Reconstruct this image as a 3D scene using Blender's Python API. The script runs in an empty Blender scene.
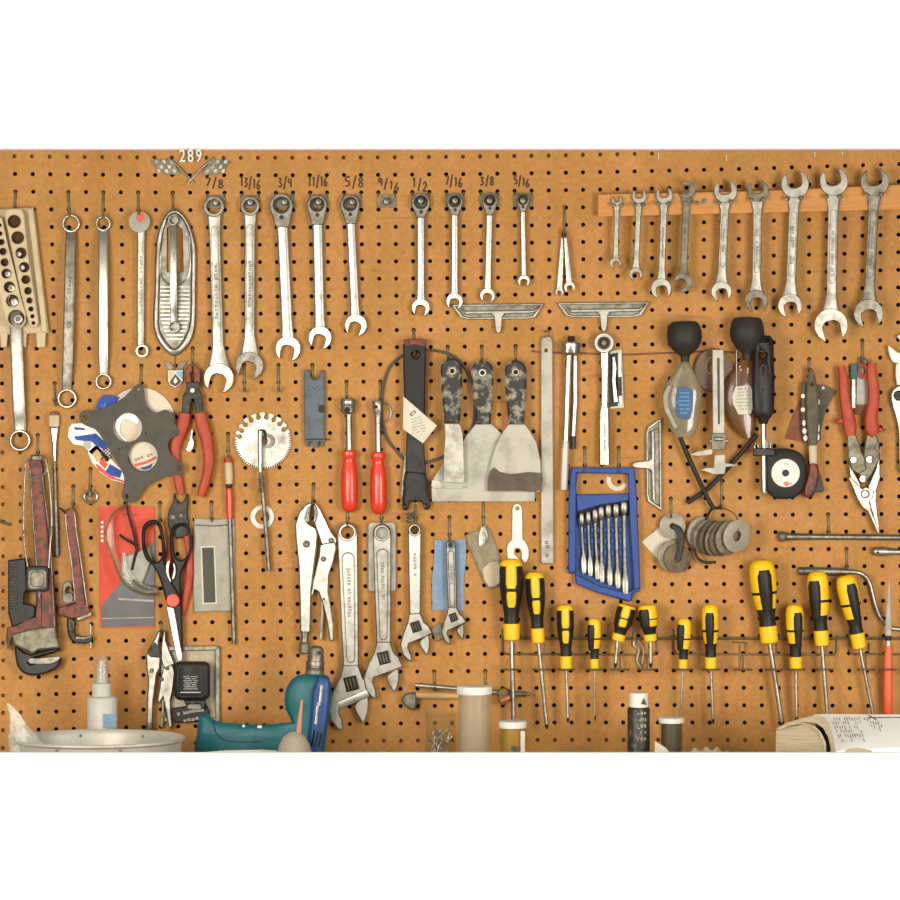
import bpy, math, random
from math import sin, cos, pi, radians as R, atan2, hypot
from mathutils import Vector, Matrix
from mathutils.geometry import tessellate_polygon
random.seed(7)
SC = bpy.context.scene
COL = SC.collection
D = 3.6           # camera distance from the board, metres
S = 0.001476      # metres per photo pixel on the board (holes are one inch apart)
CZ = 1.45         # height of the board centre
def k(d): return S*(D-d/1000)/D
def W(x, y, d=0):
    q = k(d); return Vector(((x-450)*q, -d/1000, CZ+(450-y)*q))
BT = 0.933        # bench top height
def YB(d): return 450+(CZ-BT)/k(d)

# ---------------------------------------------------------------- materials
def lin(c):
    return tuple(((v/255)/12.92 if v/255 <= .04045 else ((v/255+.055)/1.055)**2.4) for v in c)+(1,)
def mat(name, c, rough=.5, metal=0, c2=None, sc=60, lo=.45, hi=.65, bump=0, bsc=400, trans=0, alpha=1, coat=0, emit=0, stretch=None, ior=1.45):
    m = bpy.data.materials.new(name); m.use_nodes = True
    n = m.node_tree; b = n.nodes['Principled BSDF']
    b.inputs['Base Color'].default_value = lin(c); b.inputs['Roughness'].default_value = rough
    b.inputs['Metallic'].default_value = metal
    b.inputs['IOR'].default_value = ior
    if trans: b.inputs['Transmission Weight'].default_value = trans
    if alpha < 1: b.inputs['Alpha'].default_value = alpha
    if coat: b.inputs['Coat Weight'].default_value = coat
    if c2 or bump:
        tc = n.nodes.new('ShaderNodeTexCoord'); mp = n.nodes.new('ShaderNodeMapping')
        n.links.new(tc.outputs['Object'], mp.inputs['Vector'])
        if stretch: mp.inputs['Scale'].default_value = stretch
    if c2:
        t = n.nodes.new('ShaderNodeTexNoise'); t.inputs['Scale'].default_value = sc; t.inputs['Detail'].default_value = 6
        t.inputs['Roughness'].default_value = .65
        r = n.nodes.new('ShaderNodeValToRGB'); r.color_ramp.elements[0].position = lo; r.color_ramp.elements[1].position = hi
        r.color_ramp.elements[0].color = lin(c); r.color_ramp.elements[1].color = lin(c2)
        n.links.new(mp.outputs[0], t.inputs['Vector']); n.links.new(t.outputs['Fac'], r.inputs[0]); n.links.new(r.outputs[0], b.inputs['Base Color'])
        rr = n.nodes.new('ShaderNodeMapRange'); rr.inputs[3].default_value = max(rough-.08, .05); rr.inputs[4].default_value = min(rough+.18, 1)
        n.links.new(t.outputs['Fac'], rr.inputs[0]); n.links.new(rr.outputs[0], b.inputs['Roughness'])
    if bump:
        t = n.nodes.new('ShaderNodeTexNoise'); t.inputs['Scale'].default_value = bsc; t.inputs['Detail'].default_value = 4
        u = n.nodes.new('ShaderNodeBump'); u.inputs['Strength'].default_value = bump; u.inputs['Distance'].default_value = .0006
        n.links.new(mp.outputs[0], t.inputs['Vector']); n.links.new(t.outputs['Fac'], u.inputs['Height']); n.links.new(u.outputs[0], b.inputs['Normal'])
    return m
X = {}
X['chrome'] = mat('bright_chrome', (176,171,158), .27, 1, (126,120,104), 40, .48, .72)
X['satin'] = mat('satin_steel', (156,151,138), .36, .95, (112,106,92), 50, .42, .72, bump=.15)
X['steel'] = mat('worn_steel', (128,122,108), .42, .9, (84,77,64), 70, .42, .7, bump=.25)
X['dull'] = mat('dull_grey_steel', (122,115,97), .5, .7, (84,76,58), 70, .4, .7, bump=.3)
X['dark'] = mat('dark_steel', (58,54,46), .5, .5, (36,32,27), 80, .4, .7, bump=.3)
X['black'] = mat('black_plastic', (28,24,18), .42, 0, (38,33,25), 60, .45, .7, bump=.15, ior=1.32)
X['blackm'] = mat('black_metal', (38,34,28), .45, .3, (22,20,16), 60, .45, .7, bump=.3)
X['zinc'] = mat('zinc_wire', (112,100,74), .45, .6, (80,68,46), 60, .4, .7)
X['brass'] = mat('brass', (126,104,62), .45, .7, (82,68,40), 60, .4, .7)
X['groove'] = mat('engraved_dark_metal', (70,62,48), .6, .3)
X['letter'] = mat('stamped_lettering', (80,72,58), .6, .3)
X['recess_shade'] = mat('painted_recess_shade', (30,24,17), .8)  # dark colour painted as the shade inside holes, slots and seams
X['red'] = mat('red_plastic', (200,50,20), .3, 0, (180,40,16), 30, .4, .7, coat=.2)
X['redgrip'] = mat('red_rubber_grip', (160,54,16), .5, 0, (140,44,12), 40, .45, .7, bump=.2)
X['redpaint'] = mat('worn_red_paint', (112,44,22), .5, .1, (62,40,26), 110, .46, .6, bump=.4)
X['orange'] = mat('orange_paint', (204,76,24), .35, 0, (186,66,22), 50, .5, .8)
X['yellow'] = mat('yellow_plastic', (224,176,4), .42, 0, (208,160,2), 60, .5, .8)
X['blue'] = mat('blue_plastic', (8,56,122), .42, 0, (6,48,108), 20, .4, .7)
X['bluedrill'] = mat('blue_drill_shell', (22,62,110), .42, 0, (18,54,98), 30, .4, .7)
X['teal'] = mat('teal_drill_shell', (0,84,86), .45, 0, (2,74,78), 30, .4, .7)
X['paper'] = mat('paper', (196,186,164), .8, 0, (184,172,148), 30, .45, .75)
X['white'] = mat('white_plastic', (204,199,184), .5, 0, (190,183,166), 40, .5, .8)
X['whitegl'] = mat('white_coated_metal', (214,208,192), .4)
X['cream'] = mat('cream_plastic', (184,164,126), .6, 0, (166,146,108), 25, .45, .7, bump=.15)
X['gasket'] = mat('grey_gasket_fibre', (78,73,63), .8, 0, (70,65,56), 60, .4, .7, bump=.3)
X['slate'] = mat('slate_blue_plastic', (82,88,94), .55, 0, (60,64,68), 40, .45, .7)
X['cloth'] = mat('light_blue_cloth', (120,140,158), .9, 0, (106,128,148), 60, .4, .7, bump=.5)
X['card'] = mat('dark_card', (62,57,48), .35, 0, (50,46,38), 20, .4, .7)
X['coral'] = mat('coral_card', (198,70,42), .6, 0, (188,60,36), 14, .45, .6)
X['wood'] = mat('orange_pine', (184,124,56), .55, 0, (168,110,46), 14, .4, .7, stretch=(1,8,16))
X['palewood'] = mat('pale_wood', (190,152,92), .55, 0, (170,132,76), 30, .4, .7, stretch=(1,8,10))
X['rubber'] = mat('black_rubber', (32,28,22), .5, 0, (42,37,30), 8, .4, .7, ior=1.34)
X['copper'] = mat('copper', (176,112,78), .4, .6)
X['rust'] = mat('rusty_brown', (120,68,44), .7, 0, (100,58,38), 60, .4, .7)
X['clear'] = mat('clear_plastic', (150,140,118), .1, 0, alpha=.2, coat=.5)
X['jarp'] = mat('cloudy_jar_plastic', (176,160,132), .25, 0, alpha=.36, coat=.5)
X['pouch'] = mat('cloudy_pouch', (156,147,126), .35, 0, (136,127,104), 50, .4, .7, alpha=.85)
X['glass'] = mat('clear_glass', (120,104,60), .05, 0, alpha=.13, coat=.6)
X['amber'] = mat('amber_liquid', (168,124,36), .3, 0)
X['hydro'] = mat('cloudy_brown_glass', (140,128,102), .12, 0, (112,98,72), 20, .4, .7, alpha=.6, coat=.6)
X['floatb'] = mat('blue_float', (14,60,100), .3, 0, (40,92,136), 90, .55, .7)
X['silverp'] = mat('silver_paint', (160,152,132), .4, .5)
X['scaleg'] = mat('scraped_putty_grip', (40,36,30), .6, 0, (140,131,110), 60, .47, .58, bump=.4)
X['stained'] = mat('stained_blade', (164,158,142), .5, .35, (134,127,108), 25, .45, .7, bump=.2)
X['putty'] = mat('brown_residue', (88,78,58), .7, 0, (70,60,42), 60, .4, .7)
X['tan'] = mat('tan_paper', (182,166,136), .75, 0, (160,144,114), 30, .4, .7)
X['galv'] = mat('galvanised_tub_metal', (172,166,150), .45, .35, (158,151,134), 14, .4, .7)
X['green'] = mat('pale_green_glass', (128,152,124), .3, 0, alpha=.7)
X['can'] = mat('dark_can_print', (44,39,32), .4, .2, (90,82,68), 70, .52, .62)
X['ink'] = mat('black_marker_ink', (70,44,24), .8)
X['print'] = mat('dark_print', (60,56,52), .7)
X['navy'] = mat('navy_print', (28,62,134), .6, 0, (80,120,180), 60, .58, .66)
X['redprint'] = mat('red_print', (206,66,44), .6)
X['redwash'] = mat('red_drop', (206,72,32), .5)
X['disc'] = mat('printed_disc', (190,176,148), .4, 0, (184,148,110), 18, .55, .72)
X['tape'] = mat('brown_tape_spool', (110,78,44), .4, 0, alpha=.75)
X['skyblue'] = mat('sky_blue_enamel', (70,150,190), .4)
X['peach'] = mat('peach_enamel', (220,150,110), .4)

# ---------------------------------------------------------------- mesh builders
def area2(p): return sum(p[i][0]*p[(i+1) % len(p)][1]-p[(i+1) % len(p)][0]*p[i][1] for i in range(len(p)))
def clean(p):
    o = []
    for q in p:
        if not o or hypot(q[0]-o[-1][0], q[1]-o[-1][1]) > .02: o.append((q[0], q[1]))
    if len(o) > 2 and hypot(o[0][0]-o[-1][0], o[0][1]-o[-1][1]) < .02: o.pop()
    return o
def inset(p, b):
    n = len(p); o = []
    for i in range(n):
        a, c, e = p[i-1], p[i], p[(i+1) % n]
        d1 = (c[0]-a[0], c[1]-a[1]); d2 = (e[0]-c[0], e[1]-c[1])
        l1 = hypot(*d1) or 1e-6; l2 = hypot(*d2) or 1e-6
        n1 = (-d1[1]/l1, d1[0]/l1); n2 = (-d2[1]/l2, d2[0]/l2)
        mx, my = n1[0]+n2[0], n1[1]+n2[1]; l = hypot(mx, my)
        if l < .3: mx, my, l = n1[0], n1[1], 1
        mx /= l; my /= l; s = max(mx*n1[0]+my*n1[1], .5)
        q = min(b/s, .45*min(l1, l2)+.5*b)
        o.append((c[0]+mx*q, c[1]+my*q))
    return o
class M:
    def __init__(s): s.v = []; s.f = []; s.mi = []; s.cur = 0
    def add(s, vs, fs):
        o = len(s.v); s.v += vs; s.f += [tuple(i+o for i in f) for f in fs]; s.mi += [s.cur]*len(fs); return s
    def plate(s, loops, d0, d1, b=.5):
        if isinstance(loops[0][0], (int, float)): loops = [loops]
        b = min(b, (d1-d0)*.5); bp = b/1000/S
        L = []
        for i, p in enumerate(loops):
            p = clean(p); a = area2(p)
            if (i == 0) != (a > 0): p = p[::-1]
            L.append(p)
        I = [inset(p, bp) for p in L]
        vs = []; fs = []; base = []
        for p, q in zip(L, I):
            n = len(p); o = len(vs); base.append(o)
            vs += [W(x, y, d0) for x, y in p]+[W(x, y, d1-b) for x, y in p]+[W(x, y, d1) for x, y in q]
            for i in range(n):
                j = (i+1) % n
                fs += [(o+i, o+n+i, o+n+j, o+j), (o+n+i, o+2*n+i, o+2*n+j, o+n+j)]
        for layer, src in ((2, I), (0, L)):
            flat = []
            for p, o in zip(L, base): flat += [o+layer*len(p)+i for i in range(len(p))]
            tr = tessellate_polygon([[Vector((x, y, 0)) for x, y in p] for p in src])
            pts = [q for p in src for q in p]
            for t in tr:
                a = area2([pts[i] for i in t]); t = tuple(t) if a < 0 else tuple(t)[::-1]
                if abs(a) < 1e-7: continue
                if layer == 0: t = t[::-1]
                fs.append(tuple(flat[i] for i in t))
        return s.add(vs, fs)
    def disc(s, x, y, r, d0, d1, hole=0, b=.5, n=28):
        return s.plate([circ(x, y, r, n)]+([circ(x, y, hole, max(12, n//2))] if hole else []), d0, d1, b)
    def box(s, x0, y0, x1, y1, d0, d1, r=1, b=.5, rot=0):
        p = rrect(x0, y0, x1, y1, r)
        if rot: p = rotp(p, (x0+x1)/2, (y0+y1)/2, rot)
        return s.plate([p], d0, d1, b)
    def rings(s, rings, closed=False, caps=True):
        n = len(rings[0]); vs = [v for r in rings for v in r]; fs = []
        for i in range(len(rings)-(0 if closed else 1)):
            j = (i+1) % len(rings)
            for a in range(n):
                c = (a+1) % n; fs.append((i*n+a, i*n+c, j*n+c, j*n+a))
        if caps and not closed:
            fs.append(tuple(range(n))[::-1]); fs.append(tuple((len(rings)-1)*n+i for i in range(n)))
        return s.add(vs, fs)
    def loft(s, rows, e=3, n=14, sm=0):
        if sm: rows = smooth(rows, sm)
        P = [W(*r[:3]) for r in rows]; rg = []
        for i, r in enumerate(rows):
            T = (P[min(i+1, len(P)-1)]-P[max(i-1, 0)])
            if T.length < 1e-9: T = P[-1]-P[0]
            T.normalize(); sd = T.cross(Vector((0, 1, 0))).normalized(); up = sd.cross(T)
            w = r[3]*k(r[2])/2; t = r[4]/2000; g = []
            for a in range(n):
                th = 2*pi*(a+.5)/n; c, q = cos(th), sin(th)
                g.append(P[i]+sd*(math.copysign(abs(c)**(2/e), c)*w)+up*(math.copysign(abs(q)**(2/e), q)*t))
            rg.append(g)
        return s.rings(rg)
    def rnd(s, rows, n=14, sm=0):
        return s.loft([tuple(r[:4])+(r[3]*k(r[2])*1000,) for r in rows], 2, n, sm)
    def lathe(s, p0, p1, prof, n=24, squash=1):
        a, b = W(*p0), W(*p1); T = (b-a).normalized()
        sd = T.cross(Vector((0, 1, 0))).normalized(); up = sd.cross(T); q = k(p0[2]); rg = []
        for t, w in prof:
            c = a+(b-a)*t
            rg.append([c+sd*(cos(2*pi*i/n)*w*q/2)+up*(sin(2*pi*i/n)*w*q/2*squash) for i in range(n)])
        return s.rings(rg)
    def rev(s, x, y, prof, closed=True, n=28, ey=1):
        rg = []
        for r, d in prof:
            rg.append([W(x+r*cos(2*pi*i/n), y+r*ey*sin(2*pi*i/n), d) for i in range(n)])
        return s.rings(rg, closed, not closed)
    def tube(s, pts, r, closed=False, n=8, sm=0):
        if sm: pts = smooth(pts, sm, closed)
        P = [W(*p) for p in pts]; N = len(P); rg = []; up = None
        for i in range(N):
            if closed: T = (P[(i+1) % N]-P[i-1]).normalized()
            else: T = (P[min(i+1, N-1)]-P[max(i-1, 0)]).normalized()
            if up is None:
                up = Vector((0, 1, 0)) if abs(T.y) < .9 else Vector((1, 0, 0))
            up = (up-T*up.dot(T))
            if up.length < 1e-6: up = T.orthogonal()
            up.normalize(); sd = T.cross(up); rr = (r[i*len(r)//N] if isinstance(r, (list, tuple)) else r)/1000
            rg.append([P[i]+(sd*cos(2*pi*a/n)+up*sin(2*pi*a/n))*rr for a in range(n)])
        return s.rings(rg, closed)
    def text(s, t, x, y, h, rot, d, th=.3, sx=1, bold=0):
        c = bpy.data.curves.new('t', 'FONT'); c.body = t; c.align_x = 'CENTER'; c.align_y = 'CENTER'; c.resolution_u = 2; c.offset = bold
        o = bpy.data.objects.new('t', c); me = o.to_mesh()
        f = h/.7; vs = []
        a = R(rot)
        for v in me.vertices:
            px, py = v.co.x*f*sx, -v.co.y*f
            vs.append(W(x+px*cos(a)-py*sin(a), y+px*sin(a)+py*cos(a), d+th))
        s.add(vs, [tuple(p.vertices) for p in me.polygons])
        o.to_mesh_clear(); bpy.data.objects.remove(o); bpy.data.curves.remove(c); return s
    def marks(s, x0, y0, x1, y1, h, d, n=12, th=.12):
        # worn, unreadable stamped characters in a row: small bars of varied shape
        rs = random.Random(int(x0*7+y0)); a = math.degrees(atan2(y1-y0, x1-x0))
        for i in range(n):
            if rs.random() < .12: continue
            f = (i+.5)/n; x = x0+(x1-x0)*f; y = y0+(y1-y0)*f; w = hypot(x1-x0, y1-y0)/n*.62
            for q in range(2):
                ox = (q-.5)*w*.7; p = rrect(x+ox-w*.16, y-h/2*rs.uniform(.6, 1), x+ox+w*.16, y+h/2*rs.uniform(.6, 1), .05)
                s.plate([rotp(p, x, y, a)], d-.1, d+th+.05*q, .02)
            oy = rs.choice((-.4, 0, .4))*h
            s.plate([rotp(rrect(x-w*.5, y+oy-h*.09, x+w*.5, y+oy+h*.09, .05), x, y, a)], d-.1, d+th+.12, .02)
        return s
    def slot(s, i): s.cur = i; return s
def circ(x, y, r, n=24, ry=None, a0=0): return [(x+r*cos(2*pi*i/n+a0), y+(ry or r)*sin(2*pi*i/n+a0)) for i in range(n)]
def arc(x, y, r, a, b, n=10): return [(x+r*cos(R(a+(b-a)*i/n)), y+r*sin(R(a+(b-a)*i/n))) for i in range(n+1)]
def rrect(x0, y0, x1, y1, r=1):
    r = min(r, (x1-x0)*.49, (y1-y0)*.49); q = []
    for cx, cy, a in ((x1-r, y1-r, 0), (x0+r, y1-r, 90), (x0+r, y0+r, 180), (x1-r, y0+r, 270)): q += arc(cx, cy, r, a, a+90, 4)
    return q
def rotp(p, cx, cy, deg):
    a = R(deg); return [(cx+(x-cx)*cos(a)-(y-cy)*sin(a), cy+(x-cx)*sin(a)+(y-cy)*cos(a)) for x, y in p]
def capsule(x0, y0, x1, y1, w0, w1=None):
    w1 = w1 or w0; a = math.degrees(atan2(y1-y0, x1-x0))
    return arc(x0, y0, w0/2, a+90, a+270, 8)+arc(x1, y1, w1/2, a-90, a+90, 8)
def smooth(p, n=4, closed=False):
    o = []; N = len(p)
    for i in range(N if closed else N-1):
        a, b, c, d = (p[(i-1) % N], p[i], p[(i+1) % N], p[(i+2) % N]) if closed else (p[max(i-1, 0)], p[i], p[i+1], p[min(i+2, N-1)])
        for j in range(n):
            t = j/n
            o.append(tuple(.5*(2*B+(C-A)*t+(2*A-5*B+4*C-E)*t*t+(3*B-A-3*C+E)*t**3) for A, B, C, E in zip(a, b, c, d)))
    if not closed: o.append(tuple(p[-1]))
    return o
def sp(p, n=4): return smooth(p, n, True)
def thing(name, label, cat, x, y, d=0, group=None, at=None):
    o = bpy.data.objects.new(name, None); COL.objects.link(o); o.empty_display_size = .01
    o.location = at or W(x, y, d); o['label'] = label; o['category'] = cat
    if group: o['group'] = group
    return o
def obj(m, name, mt, parent=None, label=None, cat=None, group=None, kind=None, root=None, ang=38):
    """link the collected shapes as one mesh object; parent gives a part, root the thing's empty"""
    mts = mt if isinstance(mt, (list, tuple)) else [mt]
    if parent:
        org = parent.matrix_basis.translation.copy(); q = parent
        while q.parent: q = q.parent; org = q.matrix_basis.translation.copy()
    else:
        n = len(m.v); org = sum(m.v, Vector())/n
    me = bpy.data.meshes.new(name); me.from_pydata([v-org for v in m.v], [], m.f)
    for q in mts: me.materials.append(X[q] if isinstance(q, str) else q)
    if len(mts) > 1: me.polygons.foreach_set('material_index', m.mi)
    me.polygons.foreach_set('use_smooth', [True]*len(me.polygons))
    me.set_sharp_from_angle(angle=R(ang)); me.update()
    o = bpy.data.objects.new(name, me); COL.objects.link(o)
    if parent: o.parent = parent
    else: o.location = org
    if label: o['label'] = label
    if cat: o['category'] = cat
    if group: o['group'] = group
    if kind: o['kind'] = kind
    return o

# ---------------------------------------------------------------- the setting
PX = [457.191, 2.749, 0.487, 0.389, 431.836, -0.02, 3.253, 2.323, -0.014, 7.257]
PY = [449.098, 289.596, -0.571, 2.178, -3.606, 1.007, -0.049, -0.733, 4.877, -0.451]
def hole(c, r):
    u, v = (c-25.5)/25.5, (r-17)/17; T = [(i, j) for i in range(4) for j in range(4-i)]
    return (sum(a*u**i*v**j for a, (i, j) in zip(PX, T)), sum(a*u**i*v**j for a, (i, j) in zip(PY, T)))
def near(x, y):   # the peg hole closest to a photo position
    c = round(25.5+(x-457)/17.3); r = round(17+(y-449)/17.25)
    return min((hole(a, b) for a in range(c-1, c+2) for b in range(r-1, r+2)), key=lambda h: hypot(h[0]-x, h[1]-y))
def build_board():
    m = M(); top, bot, N = 150.0, 770.0, 10; T = 4.8; rad = 2.15
    C = list(range(-1, 53)); Rw = list(range(0, 36))
    def corner(c, r):
        x, y = hole(c, r)
        if c < C[0]: x -= 20
        if c > C[-1]: x += 20
        if r < 0: y = top
        if r > 35: y = bot
        return x, y
    vid = {}; vs = []; fs = []
    def vert(x, y, d):
        key = (round(x, 2), round(y, 2), d)
        if key not in vid: vid[key] = len(vs); vs.append(W(x, y, d))
        return vid[key]
    def cc(c, r): # cell corner between holes c-1,c and r-1,r
        pts = [corner(a, b) for a in (c-1, c) for b in (r-1, r)]
        x = sum(p[0] for p in pts)/4; y = sum(p[1] for p in pts)/4
        if r == 0: y = top
        if r == 36: y = bot
        if c == C[0]: x -= 40
        if c == C[-1]+1: x += 40
        return x, y
    for c in C:
        for r in Rw:
            hx, hy = hole(c, r)
            q = [cc(c, r), cc(c+1, r), cc(c+1, r+1), cc(c, r+1)]
            ring = [(hx+rad*cos(2*pi*(i+.5)/12), hy+rad*sin(2*pi*(i+.5)/12)) for i in range(12)]
            qf = [vert(x, y, 0) for x, y in q]
            if hy-rad < top+1.2: fs.append(tuple(qf)[::-1]); continue
            rf = [vert(x, y, 0) for x, y in ring]; rb = [vert(x, y, -T) for x, y in ring]
            # ring index groups nearest each corner: angle quadrants
            # right 0, down 3, left 6, up 9 (image y is down)
            quad = {0: (6, 9), 1: (9, 12), 2: (0, 3), 3: (3, 6)}
            for kx, (a, b) in quad.items():
                seq = [rf[i % 12] for i in range(a, b)]
                fs.append(tuple([qf[kx]]+seq[::-1]))
            for (kx, ky, i, j) in ((0, 1, 8, 9), (1, 2, 11, 12), (2, 3, 2, 3), (3, 0, 5, 6)):
                fs.append((qf[kx], qf[ky], rf[j % 12], rf[i % 12]))
            for i in range(12):
                j = (i+1) % 12; fs.append((rf[i], rf[j], rb[j], rb[i]))
    m.add(vs, fs)
    # top edge of the sheet
    x0, x1 = cc(C[0], 0)[0], cc(C[-1]+1, 0)[0]
    m.add([W(x0, top, 0), W(x1, top, 0), W(x1, top, -T), W(x0, top, -T)], [(0, 1, 2, 3)])
    return m
def board_mat():
    m = mat('tempered_hardboard', (190,127,60), .62, 0, (170,108,48), 7, .35, .75, bump=.25, bsc=500)
    n = m.node_tree; b = n.nodes['Principled BSDF']; ramp = [q for q in n.nodes if q.type == 'VALTORGB'][0]
    tc = [q for q in n.nodes if q.type == 'TEX_COORD'][0]
    ramp.color_ramp.elements[0].color = lin((170,118,51)); ramp.color_ramp.elements[1].color = lin((153,105,36))
    t = n.nodes.new('ShaderNodeTexNoise'); t.inputs['Scale'].default_value = 160; t.inputs['Detail'].default_value = 5
    r2 = n.nodes.new('ShaderNodeValToRGB'); r2.color_ramp.elements[0].position = .3; r2.color_ramp.elements[1].position = .7
    r2.color_ramp.elements[0].color = (.87, .85, .80, 1); r2.color_ramp.elements[1].color = (1.08, 1.08, 1.12, 1)
    mx = n.nodes.new('ShaderNodeMixRGB'); mx.blend_type = 'MULTIPLY'; mx.inputs[0].default_value = 1
    n.links.new(tc.outputs['Object'], t.inputs['Vector']); n.links.new(t.outputs['Fac'], r2.inputs[0])
    n.links.new(ramp.outputs[0], mx.inputs[1]); n.links.new(r2.outputs[0], mx.inputs[2])
    mb = n.nodes.new('ShaderNodeMapping'); mb.inputs['Scale'].default_value = (14, 1, 5)
    tb = n.nodes.new('ShaderNodeTexNoise'); tb.inputs['Scale'].default_value = 1.6; tb.inputs['Detail'].default_value = 5; tb.inputs['Roughness'].default_value = .6
    rb = n.nodes.new('ShaderNodeValToRGB'); rb.color_ramp.elements[0].position = .35; rb.color_ramp.elements[1].position = .68
    rb.color_ramp.elements[0].color = (.93, .95, .74, 1); rb.color_ramp.elements[1].color = (1.06, 1.0, 1.22, 1)
    m4 = n.nodes.new('ShaderNodeMixRGB'); m4.blend_type = 'MULTIPLY'; m4.inputs[0].default_value = 1
    n.links.new(tc.outputs['Object'], mb.inputs[0]); n.links.new(mb.outputs[0], tb.inputs['Vector']); n.links.new(tb.outputs['Fac'], rb.inputs[0])
    n.links.new(mx.outputs[0], m4.inputs[1]); n.links.new(rb.outputs[0], m4.inputs[2]); mx = m4
    # horizontal scuffs
    mp = n.nodes.new('ShaderNodeMapping'); mp.inputs['Scale'].default_value = (2.2, 1, 34)
    t3 = n.nodes.new('ShaderNodeTexNoise'); t3.inputs['Scale'].default_value = 3; t3.inputs['Detail'].default_value = 3
    r3 = n.nodes.new('ShaderNodeValToRGB'); r3.color_ramp.elements[0].position = .66; r3.color_ramp.elements[1].position = .74
    r3.color_ramp.elements[0].color = (1, 1, 1, 1); r3.color_ramp.elements[1].color = (.78, .74, .66, 1)
    m3 = n.nodes.new('ShaderNodeMixRGB'); m3.blend_type = 'MULTIPLY'; m3.inputs[0].default_value = 1
    n.links.new(tc.outputs['Object'], mp.inputs[0]); n.links.new(mp.outputs[0], t3.inputs['Vector']); n.links.new(t3.outputs['Fac'], r3.inputs[0])
    n.links.new(mx.outputs[0], m3.inputs[1]); n.links.new(r3.outputs[0], m3.inputs[2]); n.links.new(m3.outputs[0], b.inputs['Base Color'])
    return m
X['board'] = board_mat()
X['batten'] = mat('brown_batten', (150,98,46), .8, 0, (128,82,38), 40, .4, .7)
X['cavity_shade'] = mat('painted_cavity_shade', (48,34,22), .9)  # near-black brown, painted as the shade seen through the peg holes
X['wallp'] = mat('white_wall_paint', (250,249,247), .7, 0, (248,247,245), 4, .4, .6, bump=.05)
X['well'] = mat('brown_well', (72,48,26), .9)
X['bagm'] = mat('yellowed_clear_film', (142,126,94), .3, 0, (166,152,124), 70, .45, .65, alpha=.62)
X['bottlew'] = mat('milky_bottle_plastic', (178,173,158), .45, 0, (166,160,144), 30, .45, .7)
X['grime1'] = mat('grimy_grey_washer', (132,122,102), .55, .3, (98,86,64), 60, .45, .65, bump=.2)
X['grime2'] = mat('brown_grimy_washer', (104,90,64), .6, .2, (76,62,42), 60, .45, .65, bump=.2)
X['hydro2'] = mat('brown_glass', (112,74,36), .15, 0, (86,54,26), 20, .4, .7, alpha=.72, coat=.4)
X['floorm'] = mat('grey_concrete', (150,146,138), .8, 0, (132,128,120), 3, .4, .6, bump=.3)
board = obj(build_board(), 'pegboard', 'board', None, 'brown perforated hardboard sheet covering the wall behind every hanging tool', 'pegboard')
def bx(m, x0, x1, y0, y1, z0, z1):
    v = [Vector((x, y, z)) for x in (x0, x1) for y in (y0, y1) for z in (z0, z1)]
    return m.add(v, [(0, 1, 3, 2), (4, 6, 7, 5), (0, 4, 5, 1), (2, 3, 7, 6), (0, 2, 6, 4), (1, 5, 7, 3)])
zt = W(0, 150, 0).z
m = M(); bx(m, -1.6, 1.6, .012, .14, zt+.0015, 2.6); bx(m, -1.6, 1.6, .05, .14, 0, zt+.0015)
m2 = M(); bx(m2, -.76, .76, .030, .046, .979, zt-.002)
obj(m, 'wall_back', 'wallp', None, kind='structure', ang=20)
obj(m2, 'hole_shade_panel', 'cavity_shade', None, kind='structure', ang=20)  # added dark panel, its colour stands for shade behind the holes
# furring battens straight behind the first and last rows and the left columns
m = M(); m.box(-60, 151, 960, 164, -24, -8.2, .2, .1); m.box(-60, 735, 960, 768, -24, -8.2, .2, .1)
m.box(-60, 440, 24, 734, -24, -8.2, .2, .1)
obj(m, 'trim_2', 'batten', None, kind='structure', ang=20)
m = M(); bx(m, -2.2, 2.2, -5, .14, -.06, 0); obj(m, 'floor', 'floorm', None, kind='structure', ang=20)
# white workbench under the board, with a raised retaining board along its front edge
bn = thing('workbench', 'long white painted workbench with a raised front board standing under the pegboard', 'workbench', 0, 0, at=Vector((0, -.2, 0)))
zl = W(0, 752, 395).z
m = M(); bx(m, -1.3, 1.3, -.395, -.008, BT-.035, BT-.0005); obj(m, 'bench_top', 'wallp', bn, ang=20)
m = M(); bx(m, -1.3, 1.3, -.413, -.3955, BT-.30, zl); obj(m, 'front_board', 'wallp', bn, ang=20)
for lx in (-1.24, 1.24):
    for ly in (-.35, -.05):
        m = M(); bx(m, lx-.04, lx+.04, ly-.04, ly+.04, 0, BT-.036); obj(m, 'leg', 'wallp', bn, ang=20)

# ---------------------------------------------------------------- marker lettering on the board
G = {'0': [[(.5,0),(.1,.3),(.1,.7),(.5,1),(.9,.7),(.9,.3),(.5,0)]], '1': [[(.3,.2),(.55,0),(.5,1)]],
     '2': [[(.1,.25),(.5,0),(.85,.25),(.6,.6),(.1,1),(.95,.95)]], '3': [[(.1,.05),(.8,.1),(.4,.45),(.85,.7),(.5,1),(.05,.9)]],
     '4': [[(.2,0),(.1,.5),(.9,.5)],[(.75,.1),(.7,1)]], '5': [[(.9,0),(.25,0),(.2,.42),(.75,.5),(.75,.9),(.1,1)]],
     '6': [[(.7,0),(.15,.5),(.2,.95),(.7,.95),(.8,.6),(.2,.6)]], '7': [[(.05,.05),(.9,.05),(.4,1)]],
     '8': [[(.8,.15),(.4,0),(.15,.25),(.8,.7),(.5,1),(.1,.75),(.85,.2)]], '9': [[(.85,.2),(.4,0),(.1,.3),(.4,.5),(.85,.2),(.8,1)]]}
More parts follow.
